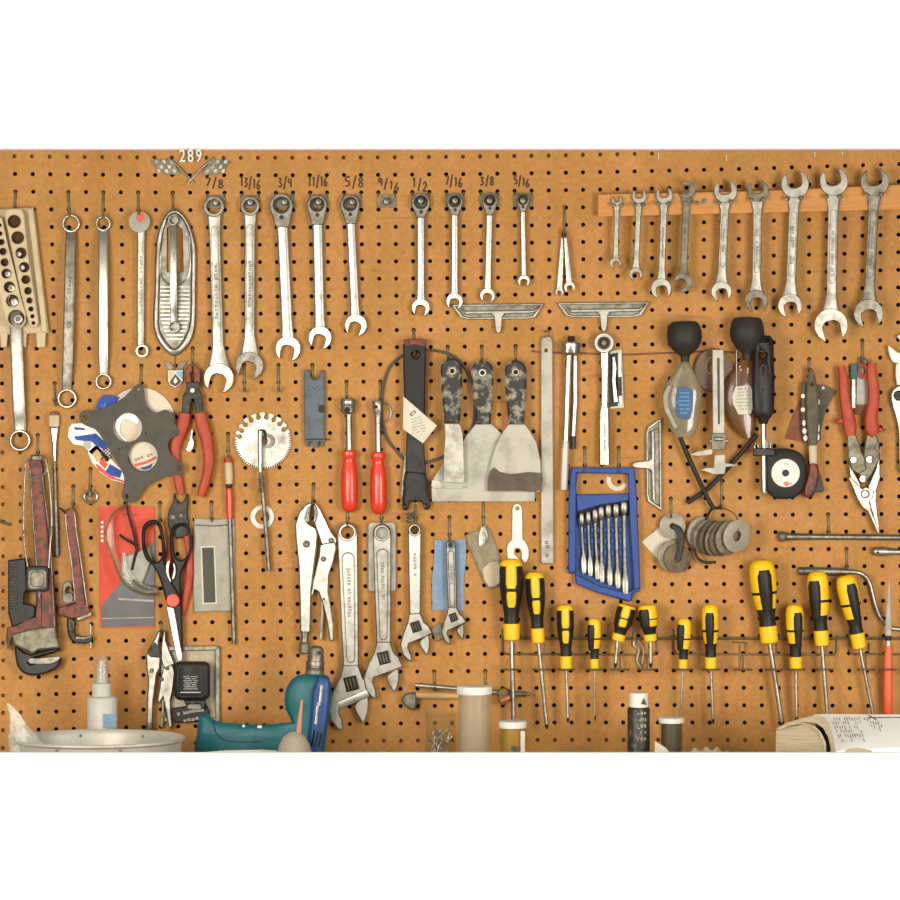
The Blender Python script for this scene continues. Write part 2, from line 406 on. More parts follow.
def hand(t, x, y, w, h, slope=0):
    m = M(); n = len(t); cw = w/n; i = 0
    for j, ch in enumerate(t):
        ox = x+j*cw; oy = y+slope*(j/(max(n-1, 1)))
        if ch == '/': st = [[(.8,-.25),(.2,1.25)]]
        else: st = G[ch]
        for q in st:
            pts = [(ox+a*cw*.82, oy+b*h, .12) for a, b in q]
            m.loft([p+(1.9, .18) for p in smooth(pts, 3)], 4, 6)
    return m
for t, x, y, w, h, s in (('7/8', 205, 178, 20, 8, 2), ('13/16', 240, 177, 21, 9, 3), ('3/4', 278, 178, 15, 9, 0), ('11/16', 308, 177, 20, 9, 0),
                      ('5/8', 345, 177, 20, 9, 1), ('9/16', 378, 178, 22, 8, 5), ('1/2', 412, 178, 16, 9, 4), ('7/16', 445, 176, 18, 9, 2),
                      ('3/8', 480, 177, 15, 8, 0), ('5/16', 514, 176, 16, 8, 3)):
    obj(hand(t, x, y, w, h, s), 'size_marking', 'ink', board, label='handwritten %s in dark marker' % t)

# ================================================================ hooks, clips and helpers for the tools
def hook(x, y0, y1, what, dp=16, snap=True, tip=3, r=1.75):
    """a wire peg hook: out of its hole, down the board and forward under the tool"""
    hx, hy = near(x, y0) if snap else (x, y0)
    m = M().tube([(hx, hy, -8), (hx, hy, .5), (hx, hy+1.0, 1.3), ((hx+x)/2, (hy+y1)/2, 1.3), (x, y1-1.2, 1.3), (x, y1, 2.4), (x, y1+.2, dp), (x, y1-tip, dp+2)], r)
    return obj(m, 'peg_hook', 'zinc', None, 'thin bent wire peg hook ' + what, 'hook', 'wire hooks plugged into the pegboard')
def open_poly(x, y, Rr, ang, slot=.50, deep=-.02, el=1.04):
    a = R(ang); u = (cos(a), sin(a)); v = (-sin(a), cos(a)); th = math.degrees(math.asin(slot))
    n = 28; q = []
    for i in range(n+1):
        t = th+6+(348-2*th)*i/n; c = cos(R(t)); q.append(((el if c > 0 else .98)*Rr*c, Rr*sin(R(t))))
    q += [(Rr*.90, -slot*Rr*.92), (Rr*.5, -slot*Rr*1.0), (-deep*Rr, -slot*Rr), (-deep*Rr-.17*Rr, -slot*.78*Rr), (-deep*Rr-.27*Rr, -slot*.35*Rr), (-deep*Rr-.27*Rr, slot*.35*Rr), (-deep*Rr-.17*Rr, slot*.78*Rr), (-deep*Rr, slot*Rr), (Rr*.5, slot*Rr*1.0), (Rr*.90, slot*Rr*.92)]
    return [(x+p*u[0]+s*v[0], y+p*u[1]+s*v[1]) for p, s in q]
def handle(m, x0, y0, x1, y1, w0, wm, w1, t, d, e=3.2):
    L = []
    for f, w in ((0, w0), (.06, w0*.6+wm*.4), (.14, wm), (.5, wm*1.0), (.85, wm), (.93, w1*.45+wm*.55), (1, w1)):
        L.append((x0+(x1-x0)*f, y0+(y1-y0)*f, d, w, t))
    return m.loft(L, e, 14)
def panel(m, x0, y0, x1, y1, w, d, th=.35, lw=.9):
    return m.plate([capsule(x0, y0, x1, y1, w), capsule(x0, y0, x1, y1, w-2*lw)], d-.3, d+th, .1)
def comb(name, label, cat, group, top, bot, rt, kt, rb, kb, w, d=6.9, mt='satin', at=0, ab=75, wt=None, wb=None, pan=True, txt=None, th=5, endmt=None, box=False):
    """a spanner: kt/kb = 'ring' or 'open' ends at top and bot, radii rt/rb"""
    t = thing(name, label, cat, top[0], top[1], 0, group)
    dx, dy = bot[0]-top[0], bot[1]-top[1]; L = hypot(dx, dy); ux, uy = dx/L, dy/L
    m = M(); a = rt*.72; b = rb*.72
    handle(m, top[0]+ux*a, top[1]+uy*a, bot[0]-ux*b, bot[1]-uy*b, wt or w*1.25, w, wb or w*1.5, th, d, 3.6 if not box else 6)
    if pan: mp = M(); panel(mp, top[0]+ux*(rt*2+2), top[1]+uy*(rt*2+2), bot[0]-ux*(rb*2.6), bot[1]-uy*(rb*2.6), w*.62, d+th/2, .15, .45)
    h = obj(m, 'handle', mt, t)
    if pan and w > 8: obj(mp, 'panel_outline', 'groove', t)
    if txt:
        ang = math.degrees(atan2(uy, ux)); mm = M()
        mm.marks(top[0]+dx*.34, top[1]+dy*.34, top[0]+dx*.66, top[1]+dy*.66, w*.34, d+th/2, int(txt)); obj(mm, 'stamped_lettering', 'letter', t)
    for (x, y), r, kd, an, nm in ((top, rt, kt, at, 0), (bot, rb, kb, ab, 1)):
        m = M()
        if kd == 'ring':
            ri = r*.66; hh = th+3
            m.rev(x, y, [(ri, d-hh/2), (r-.6, d-hh/2), (r, d-hh/2+1), (r, d+hh/2-1.2), (r-.7, d+hh/2), (ri+.5, d+hh/2), (ri, d+hh/2-.7)])
            obj(m, 'box_end', 'steel', t)
        elif kd == 'open':
            m.plate([open_poly(x, y, r, an)], d-th/2-.8, d+th/2+.8, .9); obj(m, 'open_end', endmt or mt, t)
    return t
def clip(x, y, what, big=0):
    t = thing('tool_clip', 'small square metal clip plate ' + what, 'clip', x, y, 0, 'metal clip plates under the size markings')
    m = M().box(x-9.5, y-7, x+9.5, y+6, .3, 2.2, .8, .4)
    obj(m, 'plate', 'dull', t)
    for s in (-1, 1):
        m = M().tube([(x+s*8.6, y-8.6, -6), (x+s*8.6, y-8.6, 1.6), (x+s*8.6, y-5, 2.6)], 1.0); obj(m, 'prong', 'zinc', t)
    m = M().rev(x, y-.3, [(.1, 14), (2.6, 13.4), (3.6, 11), (3.6, 2.2)], False, 18)
    obj(m, 'stud', 'steel', t); return t

# ================================================================ left: tray, box spanners
t = thing('socket_tray', 'cream socket tray with rows of round holes at the left edge of the board', 'tray', 5, 207)
m = M().plate([[(-22, 210), (33.8, 207.5), (49, 332.5), (-14, 336)]], 4, 11, 1); obj(m, 'back_board', 'cream', t)
def strip(name, p, holes, w):
    m = M().plate([p]+[circ(x, y, r, 18) for x, y, r in holes], 11.2, 26, 1.2); o = obj(m, name, 'cream', t)
    m = M()
    for x, y, r in holes: m.disc(x, y, r-.25, 11.1, 12.2, b=.1, n=18)
    obj(m, 'socket_well', 'well', o)
H1 = [(14.2,221.5,6.6),(17.7,237.6,6.4),(21,253,5.6),(24.2,267.2,5.2),(25.8,279.5,4.4),(28,290.8,3.8),(29.5,300.5,3),(31,309,2.5),(32.4,316.3,2),(33.4,323,1.8)]
strip('hole_strip', [(5.5,209.8),(12,208.6),(21,209),(24,214),(31.5,275),(38.5,322),(37,327),(31,327.5),(28.5,322),(21,294),(10,243),(4.4,214)], H1, 10)
H2 = [(-.5,225,2),(0.2,233.5,2.2),(1.6,242,3),(3,251.5,3.6),(4.6,262.3,4),(6.4,273.5,4.9),(9.4,287,5.6),(12.4,300.8,6.3),(16.2,318,8.2)]
strip('hole_strip', [(-8,215),(2,218),(8,245),(14,268),(20.5,296),(26,314),(26,322),(22,327.5),(13,328),(7,324),(2,305),(-6,270),(-10,240)], H2, 10)
m = M().plate([[(27.5,209),(33,208.6),(47.5,331.5),(42,332)]], 11.2, 15, .8); obj(m, 'side_rail', 'cream', t)
m = M()
for a, b in ((0,8),(12,27),(36,46)): m.plate([[(a,332),(b,332),(b-1,347),(a+1,347.5)]], 6, 12, .8)
obj(m, 'foot_tab', 'cream', t)
m = M()
for x, y, r in ((18.5,254,3.3),(22,267.5,3.2),(8,274,3.6),(11.5,288,4.1),(14.5,302,4.5),(18,319,5.5)):
    m.lathe((x, y, 12.6), (x, y+.001, 12.6), [(0, .1)]) if 0 else m.rev(x, y, [(r, 12.4), (r, 19), (r-1, 20), (r*.5, 20), (r*.5, 14)], False, 16)
obj(m, 'small_socket', 'satin', t, label='bright sockets standing in the larger wells')
hook(14.8, 192, 214, 'holding the cream socket tray at the left edge', 5)
def boxw(label, top, bot, rt, rb, w, mt, txt, d=6.4, group='offset box spanners hanging at the upper left'):
    t = thing('box_wrench', label, 'wrench', top[0], top[1], 0, group)
    L = [(top[0], top[1]+rt*.8, d, w*.95, 4), (top[0]+.1, top[1]+rt+6, d+3, w, 4.5)]
    for f, dd in ((.16, 5.5), (.3, 9), (.45, 10), (.6, 9.6), (.78, 6.5)): L.append((top[0]+(bot[0]-top[0])*f, top[1]+(bot[1]-top[1])*f, d+dd, w, 5))
    L += [(bot[0], bot[1]-rb-7, d+2, w*.98, 4.5), (bot[0], bot[1]-rb*.75, d, w*.85, 4)]
    obj(M().loft(L, 5, 14, 2), 'handle', mt, t)
    for (x, y), r in ((top, rt), (bot, rb)):
        m = M()
        for dd in (-3, 0, 3): m.tube([(x+r*.86*cos(2*pi*i/26), y+r*.86*sin(2*pi*i/26), d+dd) for i in range(26)], r*.14*1.45, True, 10)
        obj(m, 'ring', 'chrome', t)
    if txt:
        dx, dy = bot[0]-top[0], bot[1]-top[1]; m = M().marks(top[0]+dx*.3, top[1]+dy*.3, top[0]+dx*.6, top[1]+dy*.6, w*.36, d+12.2, txt); obj(m, 'stamped_lettering', 'letter', t)
    return t
boxw('long box end wrench with a brushed shank hanging under the cream socket tray', (15, 300), (20, 440.5), 8, 11, 12.5, 'satin', None, 8)
boxw('grey stamped box wrench, widest of the ring spanners right of the socket tray', (71, 223.5), (67, 398.5), 9.3, 10, 10.6, 'steel', 14)
boxw('bright chrome box wrench second to the right of the socket tray', (103.2, 223.5), (103.5, 381.5), 7.8, 8.4, 9.6, 'chrome', None)
for x, y0, y1, w in ((69.2,192,215,'through the grey stamped box wrench'), (103,192,217,'through the second, brighter box wrench'), (138.6,192,214,'behind the white disc of the red-marked wrench'),
                  (173,192,209,'holding the ribbed chrome bezel'), (55,383,405,'above the flat paint brush'), (140.8,366,386,'holding the grey gasket'),
                  (37.7,435,457,'holding the big red pipe wrench'), (73,487,508,'holding the small red pipe wrench'), (90.2,469,491,'through the small eye ring')):
    hook(x, y0, y1, w)
t = thing('combination_wrench', 'slim wrench under a round white disc with a red drop', 'wrench', 139, 222, 0)
obj(handle(M(), 141, 228, 140.5, 345, 8, 7.6, 7, 4.5, 8), 'handle', 'satin', t)
obj(M().rev(142, 351, [(4.6, 4), (6.6, 4), (6.9, 5), (6.9, 11), (6.3, 12), (4.6, 12)]), 'box_end', 'satin', t)
obj(M().marks(140.8, 255, 140.7, 315, 2.8, 10.2, 16), 'stamped_lettering', 'letter', t)
o = obj(M().disc(139.4, 221.8, 10.8, 10.6, 12.4, b=.5), 'disc_tag', 'pouch', t)
obj(M().plate([[(140.5,210.5),(143.6,213),(144.6,217.5),(143,221),(140.4,222.2),(137.4,221),(136,218),(138,214)]], 12.5, 13.2, .3), 'red_drop', 'redwash', o)

# ribbed chrome bezel with a wrench in front and the enamel shield under it
t = thing('chrome_bezel', 'long pointed chrome bezel with a window above and ribs below', 'bezel', 174, 209)
out = [(174.5,208.5),(182,213),(189,223),(193.5,235),(196.3,250),(196,285),(195.5,320),(192,338),(184,350),(174,356),(165,350),(156.5,338),(153.2,322),(154.5,290),(155,262),(156.5,240),(160.5,224),(167,213)]
inn = [(174.5,213.5),(181,217.5),(186.5,227),(189.6,238),(191,252),(190.8,285),(190.2,318),(187,332),(181,343),(174,349),(167.5,343),(161,333),(158.6,320),(159.4,290),(160,262),(161.5,243),(164.5,228),(169,217.5)]
obj(M().plate([sp(out), sp(inn)], 1, 9, 2.2), 'rim', 'satin', t, ang=60)
win = [(167,228),(174,224),(182.5,229),(183.5,272),(167,272)]
obj(M().plate([sp(inn), win], 1.2, 5, .4), 'inner_panel', 'steel', t)
m = M().tube([(160.5,236,6),(160,262,6),(161,276,6),(168,284,6),(174,287,6),(181,284,6),(188.5,276,6),(190,262,6),(189,236,6)], 1.3, sm=3); obj(m, 'arch_rib', 'chrome', t)
m = M()
for i in range(15):
    y = 283+i*4.0; f = max(0, (y-318)/30); xa, xb = 160.5+f*9, 189.5-f*9
    if i < 1: continue
    m.tube([(xa, y, 5.4), (xb, y, 5.4)], 1.1, n=6)
obj(m, 'rib', 'chrome', t, label='horizontal chrome ribs')
boxw('small bright wrench hanging in front of the ribbed chrome bezel', (173.3, 220), (173.8, 327), 5.3, 6, 7, 'chrome', 12, 12, None)
t = thing('shield_emblem', 'small enamelled shield emblem with orange and blue fields under the chrome bezel', 'emblem', 175, 370)
obj(M().plate([[(167.5,370),(183.5,370),(183,381),(180,385),(175,388),(170,385.5),(167.8,381)]], .3, 5, .8), 'shield', 'silverp', t)
obj(M().plate([[(168.6,371.2),(174.5,371.2),(174.6,374),(169.3,380)]], 5, 5.6, .1), 'enamel_field', 'peach', t, label='orange enamel field')
obj(M().plate([[(176,371.2),(182.6,371.2),(182.2,380),(176.4,374)]], 5, 5.6, .1), 'enamel_field', 'skyblue', t, label='blue enamel field')
obj(M().plate([[(175.4,374),(181.5,381),(179,384.5),(175,386.5),(171,384.5),(169.4,381.5)],[(175.4,377),(177.5,381),(175,384),(173,381)]], 5, 6, .1), 'chevron', 'groove', t)
obj(M().plate([[(164,361),(170,362),(173,366),(172,370),(169,370),(166,366)]], 1.5, 3, .3).plate([[(187,361),(181,362),(177,366),(179,370),(182,370),(185,366)]], 1.5, 3, .3), 'wing', 'dull', t)
obj(M().tube([(175.3,356,1.5),(175.3,371,3)], .7), 'wire', 'zinc', t)

# crossed flag badge
t = thing('car_badge', 'crossed chequered flags badge with the number 289 at the top edge of the board', 'badge', 191, 165)
m = M()
for ch, xx in (('2', 182.4), ('8', 190.6), ('9', 198.8)): m.text(ch, xx, 156.4, 12.6, 0, 5.2, .6, .72, .012)
for ch, xx in (('2', 182.4), ('8', 190.6), ('9', 198.8)): m.text(ch, xx, 156.4, 12.6, 0, 3.6, .6, .72, .012)
o = obj(m, 'number', 'white', t)
obj(M().box(181, 154.6, 200, 156, .3, 3.6, .3, .3).box(181, 159.6, 200, 161, .3, 3.6, .3, .3), 'number_bar', 'dull', t)
for s in (-1, 1):
    f = lambda x: 191+s*(x-191)
    obj(M().tube([(f(214), 157.5, 3.2), (f(202), 168, 3.4), (f(187.5), 183, 3.8)], 1.5), 'flag_pole', 'satin', t)
    fl = [(212,158),(217,160),(224,160),(231,161.5),(226,168),(221,172),(217,175),(211,174.5),(206,175.5),(202,174),(205,168)]
    o = obj(M().plate([[(f(x), y) for x, y in fl]], 1.5, 3, .4), 'flag', 'dull', t)
    mm = M()
    for i in range(5):
        for j in range(3):
            if (i+j) % 2: continue
            cx = 209+i*3.9+j*-1.2; cy = 160+j*4.6+(i % 2)*.6
            if cx > 226: continue
            mm.plate([[(f(cx), cy), (f(cx+3.1), cy), (f(cx+2), cy+3.4), (f(cx-1), cy+3.4)]], 3, 3.8, .1)
    obj(mm, 'chequer_square', 'satin', o, label='raised silver chequer squares')

# ================================================================ ratcheting / combination wrenches under the size marks
GR = 'combination wrenches hanging under the size marks'
def ratchet(size, top, bot, rt, rb, w, neck, ab=100):
    t = thing('ratcheting_wrench', 'ratcheting combination wrench with a dark geared ring hanging under the %s mark' % size, 'wrench', top[0], top[1], 0, GR)
    x, y = top; dx, dy = bot[0]-x, bot[1]-y; L = hypot(dx, dy); ux, uy = dx/L, dy/L
    f = neck/L; nx, ny = x+dx*f, y+dy*f
    hd = arc(x, y, rt, 165, 375, 16)+[(nx+w*.62, ny-3), (nx+w*.5, ny), (nx-w*.5, ny), (nx-w*.62, ny-3)]
    obj(M().plate([hd, circ(x, y-.4, rt*.66, 20)], 3.5, 12, 1.3), 'ratchet_head', 'steel', t)
    gear = [(x+(rt*.50+(.6 if i % 2 else 0))*cos(2*pi*i/24), y-.4+(rt*.50+(.6 if i % 2 else 0))*sin(2*pi*i/24)) for i in range(24)]
    obj(M().plate([circ(x, y-.4, rt*.7, 20), gear], 4.5, 11, .4), 'gear_ring', 'blackm', t)
    obj(M().disc(x+.3, y+rt*.98, rt*.17+.3, 11.4, 12.9, b=.3, n=12), 'switch_pin', 'dark', t)
    m = M(); handle(m, nx, ny-1, bot[0]-ux*rb*.7, bot[1]-uy*rb*.7, w*1.0, w*.98, w*1.15, 6, 8, 2.6)
    obj(m, 'handle', 'chrome', t)
    obj(M().plate([open_poly(bot[0], bot[1], rb, ab)], 4.5, 11.5, .9), 'open_end', 'chrome', t)
for a in (('3/4', (281.3,205.5), (288,348.6), 12, 12.8, 11.8, 22, 101), ('11/16', (317,205), (320,337.5), 10.2, 11.8, 10.6, 20, 104), ('5/8', (350,204.5), (355.8,325), 10, 11.2, 9.6, 19.5, 106),
          ('1/2', (420.8,202.5), (420.8,307.6), 9.6, 9.2, 8.4, 15.5, 102), ('7/16', (454.8,201.5), (454.6,301), 8.4, 8.6, 7.8, 14, 100), ('3/8', (489.8,200.5), (487.6,295.4), 8, 7.8, 7.4, 15, 100),
          ('5/16', (522.8,200), (524,281), 7, 6.2, 6, 12, 98)): ratchet(*a)
comb('combination_wrench', 'plain combination wrench with an engraved panel hanging under the 7/8 mark', 'wrench', GR, (213.8, 206.5), (218.8, 378), 10.6, 'ring', 15.2, 'open', 11.4, 8, 'satin', 0, 106, 14, 22, txt=14, th=6)
comb('combination_wrench', 'plain combination wrench with an engraved panel hanging under the 13/16 mark', 'wrench', GR, (250, 206), (249.3, 365.5), 9.8, 'ring', 14.2, 'open', 10.6, 8, 'satin', 0, 108, 13, 19, txt=14, th=6, endmt='steel')
for x, y, s in ((215.7,202.5,'7/8'),(250.2,202.5,'13/16'),(284.6,202,'3/4'),(318.6,202,'11/16'),(352.2,202,'5/8'),(386.6,201.5,'9/16'),(420.8,201,'1/2'),(455,200.8,'7/16'),(489.5,200.8,'3/8'),(523,200.8,'5/16')):
    clip(x, y, 'under the %s mark%s' % (s, ', with no tool on it' if s == '9/16' else ', behind a wrench head'))
t = thing('wrench_bundle', 'pair of tiny bright open wrenches dangling together on one wire', 'wrench', 564, 236)
for i, (a, b, r, an) in enumerate((((562.5,238),(559.5,292),4.2,100),((565.5,238),(569.5,287),5.6,78))):
    m = M().loft([(a[0], a[1], 6+i*5, 3.4, 3), (a[0]+(b[0]-a[0])*.5, (a[1]+b[1])/2, 6+i*5, 5, 3), (b[0], b[1]-3, 6+i*5, 6, 3)], 4, 12); m.plate([open_poly(b[0], b[1], r, an)], 4+i*5, 8+i*5, .5)
    obj(m, 'small_wrench', 'chrome', t)
obj(M().rnd([(564,231,8,3),(564,235,8,5.5),(564,239,8,3)], 12), 'eyelet', 'dark', t)
hook(564.3, 206, 232, 'holding the two tiny bright wrenches', 12, snap=False)

# ================================================================ right strip with open end wrenches
t = thing('wooden_rail', 'orange wooden strip with screw pairs that carries the open end wrenches', 'rail', 600, 205)
obj(M().plate([[(598,194.5),(760,191),(960,182),(960,206),(900,209.5),(760,212.8),(598,216.8)]], .2, 17, .8), 'strip', 'wood', t)
SCR = [(613.6,205.2),(622,205),(635,204.8),(643.8,204.6),(658,203.6),(669.6,203.4),(686,203),(696.8,203),(718.4,202.6),(731.4,201.6),(751.2,199.8),(764,199.6),(786.2,198.8),(801.6,197.8),(825.4,196.6),(840.4,196.4),(866.8,194.8),(881.8,194.4)]
for x, y in SCR:
    obj(M().lathe((x, y, 16), (x, y+.01, 16), [(0,.1)]) if 0 else M().rev(x, y, [(1.1,16.5),(1.1,27),(2.3,27.4),(2.3,28.8),(1.6,29.4),(.1,29.4)], False, 12), 'screw', 'zinc', t)
obj(M().rev(704.6, 201, [(2.6,16.5),(2.6,17.6),(.1,18.2)], False, 14), 'screw', 'dull', t, label='flat empty screw head')
GO = 'open end wrenches on the wooden strip'
OW = [((617,200.8),(615.6,263),5.4,5.8,5.0,275,85,'satin','smallest open end wrench at the left end of the wooden strip'),
      ((639.2,196.5),(635.7,274),7.4,6.8,5.6,278,85,'satin','second smallest open end wrench on the wooden strip, near its left end'),
      ((664.4,195.5),(661.2,288.5),8.6,10.4,6.8,275,85,'satin','open end wrench whose larger jaw points down, beside the odd dull grey one'),
      ((687,190),(683,282.5),8.8,9.6,7,190,100,'dull','odd dull grey obstruction wrench with sideways jaws on the wooden strip'),
      ((725.6,191.6),(721.4,291.5),11.6,10.4,8.6,272,80,'satin','bright open end wrench just right of the empty screw on the wooden strip'),
      ((758,191),(756.2,301),11,11.8,8.8,270,88,'satin','open end wrench with grey lower jaw and recessed panel on the wooden strip'),
      ((795.2,184.5),(790,305.5),14,12.2,9.8,272,78,'satin','open end wrench with long recessed panel, third from the right end of strip'),
      ((834,182),(831,325),14.2,17,10.4,270,88,'satin','large smooth open end wrench, second from the right on the wooden strip'),
      ((875,182),(868.5,313.5),14.4,14.8,10.2,275,88,'steel','large scratched open end wrench at the right end of the wooden strip')]
for a, b, ra, rb, w, aa, ab, mt, lb in OW:
    if mt != 'dull': aa -= 12; ab = 78
    else: ab = 148
    comb('open_end_wrench', lb, 'wrench', GO, a, b, ra, 'open', rb, 'open', w, 20.5, mt, aa, ab, w*1.5, w*1.7, th=5, endmt='dull' if 'grey lower' in lb else None, txt=int(rb*1.2) if rb > 9 else None)

# T-shaped chrome trims
def trim(label, cx, cy, rot, hk=False):
    t = thing('chrome_trim', label, 'trim piece', cx, cy, 0, 'T-shaped chrome trims')
    f = lambda p: rotp([(cx+x, cy+y) for x, y in p], cx, cy, rot)
    out = f([(-47,-1.5),(46,-2.4),(37,11.5),(30,13),(-30,13.5),(-38,12)])
    inn = f([(-43,.5),(42,-.4),(34.5,9.2),(29,10.8),(-29,11.3),(-35.5,10)])
    obj(M().plate([out, inn], 1, 8, .9), 'rim', 'satin', t)
    obj(M().plate([f([(-44,0),(43,-.8),(35,10),(30,11.4),(-30,12),(-36.5,10.6)])], 1, 3.4, .3), 'back_plate', 'steel', t)
    obj(M().plate([f([(-37,1.5),(-33,5),(36,4),(40,0),(38,5.5),(34,7.2),(6,8),(4,11),(3.2,24),(1.5,27.4),(-1.5,27.4),(-3.2,24),(-4.5,11),(-7,8),(-33,8.4)])], 3.6, 10, 1.2), 'stem', 'satin', t)
    return t
trim('T-shaped chrome trim lying level just below the 3/8 and 7/16 wrenches', 498.5, 306, 0)
trim('T-shaped chrome trim lying level above the round-headed ratchet', 604, 304.3, 0)
trim('T-shaped chrome trim turned on end beside the blue wrench rack', 659.5, 465, 90)
for x, y, w in ((455,312,'a'),(540,307,'b')): pass

for x, y0, y1, w in ((658.4,152.5,159,'above the third wrench of the strip'),(726.4,155,160.5,'above the bright wrench near the empty screw'),(814.6,152,156.5,'above and between the two big wrenches'),(842.2,151.6,155,'nearest the top edge above the big wrenches')):
    obj(M().tube([(x,y0,-1),(x,y0,1),(x+.4,y1,1.2),(x+.4,y1,-1)], .7), 'staple', 'white', None, 'tiny bright staple ' + w, 'staple', 'staples in the board')

# ================================================================ left-middle cluster
# flat brush
t = thing('paint_brush', 'long flat brush with a cream tip and steel ferrule above the pipe wrenches', 'brush', 54, 413)
obj(M().box(49, 415, 59.3, 427, 4, 10, 2, 1), 'bristle_guard', 'cream', t)
obj(M().plate([[(50,427),(58.8,427),(58,434),(57.2,442),(56.6,462),(53,462),(51.8,442),(50.6,434)]], 3, 9, 2), 'ferrule', 'chrome', t)
obj(M().rnd([(54.6,461,6,3.6),(55.5,500,6,4.4),(57,554,6,5.2),(57.2,557,6,3.5)]), 'handle', 'steel', t)
obj(M().box(50, 411.5, 58, 415.4, 5, 9, 1.5, .8), 'red_collar', 'redpaint', t)
# eye ring
t = thing('eye_ring', 'small single steel eye ring hanging above the red card', 'ring', 90, 497)
obj(M().tube([(90.3+6.3*cos(2*pi*i/24), 496.6+6*sin(2*pi*i/24), 5) for i in range(24)], 2.1, True), 'ring', 'chrome', t)
obj(M().lathe((90, 497, 3), (90, 490, 3), [(0, 5), (1, 4)], 12), 'shank', 'dull', t)
# decals and printed disc
o = obj(M().disc(140, 423, 35.5, .3, 3.6, b=.2, n=48), 'printed_disc', 'disc', None, 'round cream printed disc behind the grey gasket', 'disc')
m = M().plate([circ(146,417,28.6,48), circ(146,417,25.6,48)], 3.65, 3.95, .05); obj(m, 'printed_rim', 'white', o) if 0 else None
def stick(name, polys, label):
    t = thing(name, label, 'sticker', polys[0][0][0][0], polys[0][0][0][1])
    for i, (p, mt, nm) in enumerate(polys):
        obj(M().plate([p], .15+i*.14, .28+i*.14, .03), nm, mt, t)
    return t
stick('car_decal', [([(69,428),(72,424),(84,423),(100,431),(112,450),(108,462),(92,455),(84,446),(73,444),(68,437)], 'whitegl', 'backing'),
      ([(74,436.5),(96,433.5),(103,440),(109,448),(105,450),(96,446),(92,442),(76,440)], 'navy', 'blue_print'),
      ([(74,427),(84,428),(86,430),(75,430)], 'navy', 'small_blue_print'), ([(84,441),(91,441),(91,448),(86,450),(83,446)], 'pouch', 'grey_print')],
      'white and blue car sticker poking out left of the grey gasket')
stick('flag_decal', [([(88,452),(96,445),(104,452),(112,460),(126,475),(124,483),(112,480),(100,472),(92,462)], 'whitegl', 'backing'),
      ([(92,454),(97,449),(103,456),(97,463)], 'palewood', 'gold_print'),
      ([(95,463),(98,464.5),(112,476),(124,481),(124,482.5),(110,478.5),(98,470)], 'redprint', 'red_stripe'), ([(100,459),(104,458),(108,465),(105,469),(99,463)], 'redprint', 'red_stripe'),
      ([(105,472),(110,464),(122,471),(120,478),(112,476)], 'navy', 'blue_field')],
      'red, white and blue striped sticker below the grey gasket')
def checks(p0, n, mm, dx, dy, s, d):
    m = M()
    for i in range(n):
        for j in range(mm):
            if (i+j) % 2: m.box(p0[0]+i*dx, p0[1]+j*dy, p0[0]+i*dx+s, p0[1]+j*dy+s, d, d+.2, .1, .05)
    return m
obj(checks((101,449),6,6,1.8,1.8,1.8,.8), 'chequer_sticker', 'print', None, 'small black and white chequered sticker at the left edge of the gasket', 'sticker')
obj(M().plate([[(98,401),(103,395),(112,395),(120,397),(116,403),(104,409),(95,409)]], 3.7, 4.1, .1), 'blue_sticker', 'navy', None, 'small blue sticker above the left arm of the gasket', 'sticker')
# what shows through the gasket's lower bore
t = thing('round_sticker', 'round cream sticker with a red and blue band seen through the lower gasket bore', 'sticker', 142, 455)
obj(M().disc(144, 456, 15, 3.7, 4.1, b=.1), 'backing', 'disc', t)
obj(M().marks(131, 461, 156, 453, 3.2, 4.1, 8), 'black_lettering', 'print', t)
obj(M().plate([[(134,464),(146,461),(156,456),(157,458),(146,464),(135,466.5)]], 4.1, 4.35, .05), 'red_band', 'redprint', t)
obj(M().plate([[(139,468),(147,466),(153,463),(151,468),(144,470)]], 4.1, 4.35, .05), 'blue_band', 'navy', t)
gk = [(131,390),(134,386.5),(138,384.5),(142,386),(144,390),(145.5,402),(150,409),(155,413),(161,411),(166,409.5),(170,412),(173.5,413),(174,420),(176.5,426),(179,429),(178.5,435),(171,439),(168,444),(170,452),(176,459),(181,463),(184.5,466),(184,471),(180,475),(170,475),(160,479),(148,485),(141,493),(137,500),(131,502.5),(125,501),(121.5,496),(123,488),(124,477),(119,466),(108,448),(102,438),(96,430),(90,427),(83,424),(79.5,419),(80,413.5),(84,410.5),(92,411),(104,408.5),(116,402),(124,397),(128,393)]
obj(M().plate([sp(gk, 3), circ(127.5,427.5,14.6,32), circ(142.8,456.3,14.8,32), circ(137.4,389.6,2.2,12), circ(84.5,417.5,2.6,12), circ(179.4,468,2.4,12), circ(127,496.5,2.3,12), circ(146,434,1.3,8), circ(119.5,449,1.5,8)], 13, 16, .5), 'gasket', 'gasket', None, 'large dark grey gasket with two round bores and four corner arms', 'gasket')
obj(M().plate([sp([(115,427),(118,416),(126,412.5),(134,414),(139,420),(137,424),(127,419),(121,423),(121,434),(128,441),(122,439)], 3)], 3.7, 5, .3), 'curved_bracket', 'satin', None, 'curved bright piece showing in the upper bore of the gasket', 'bracket')
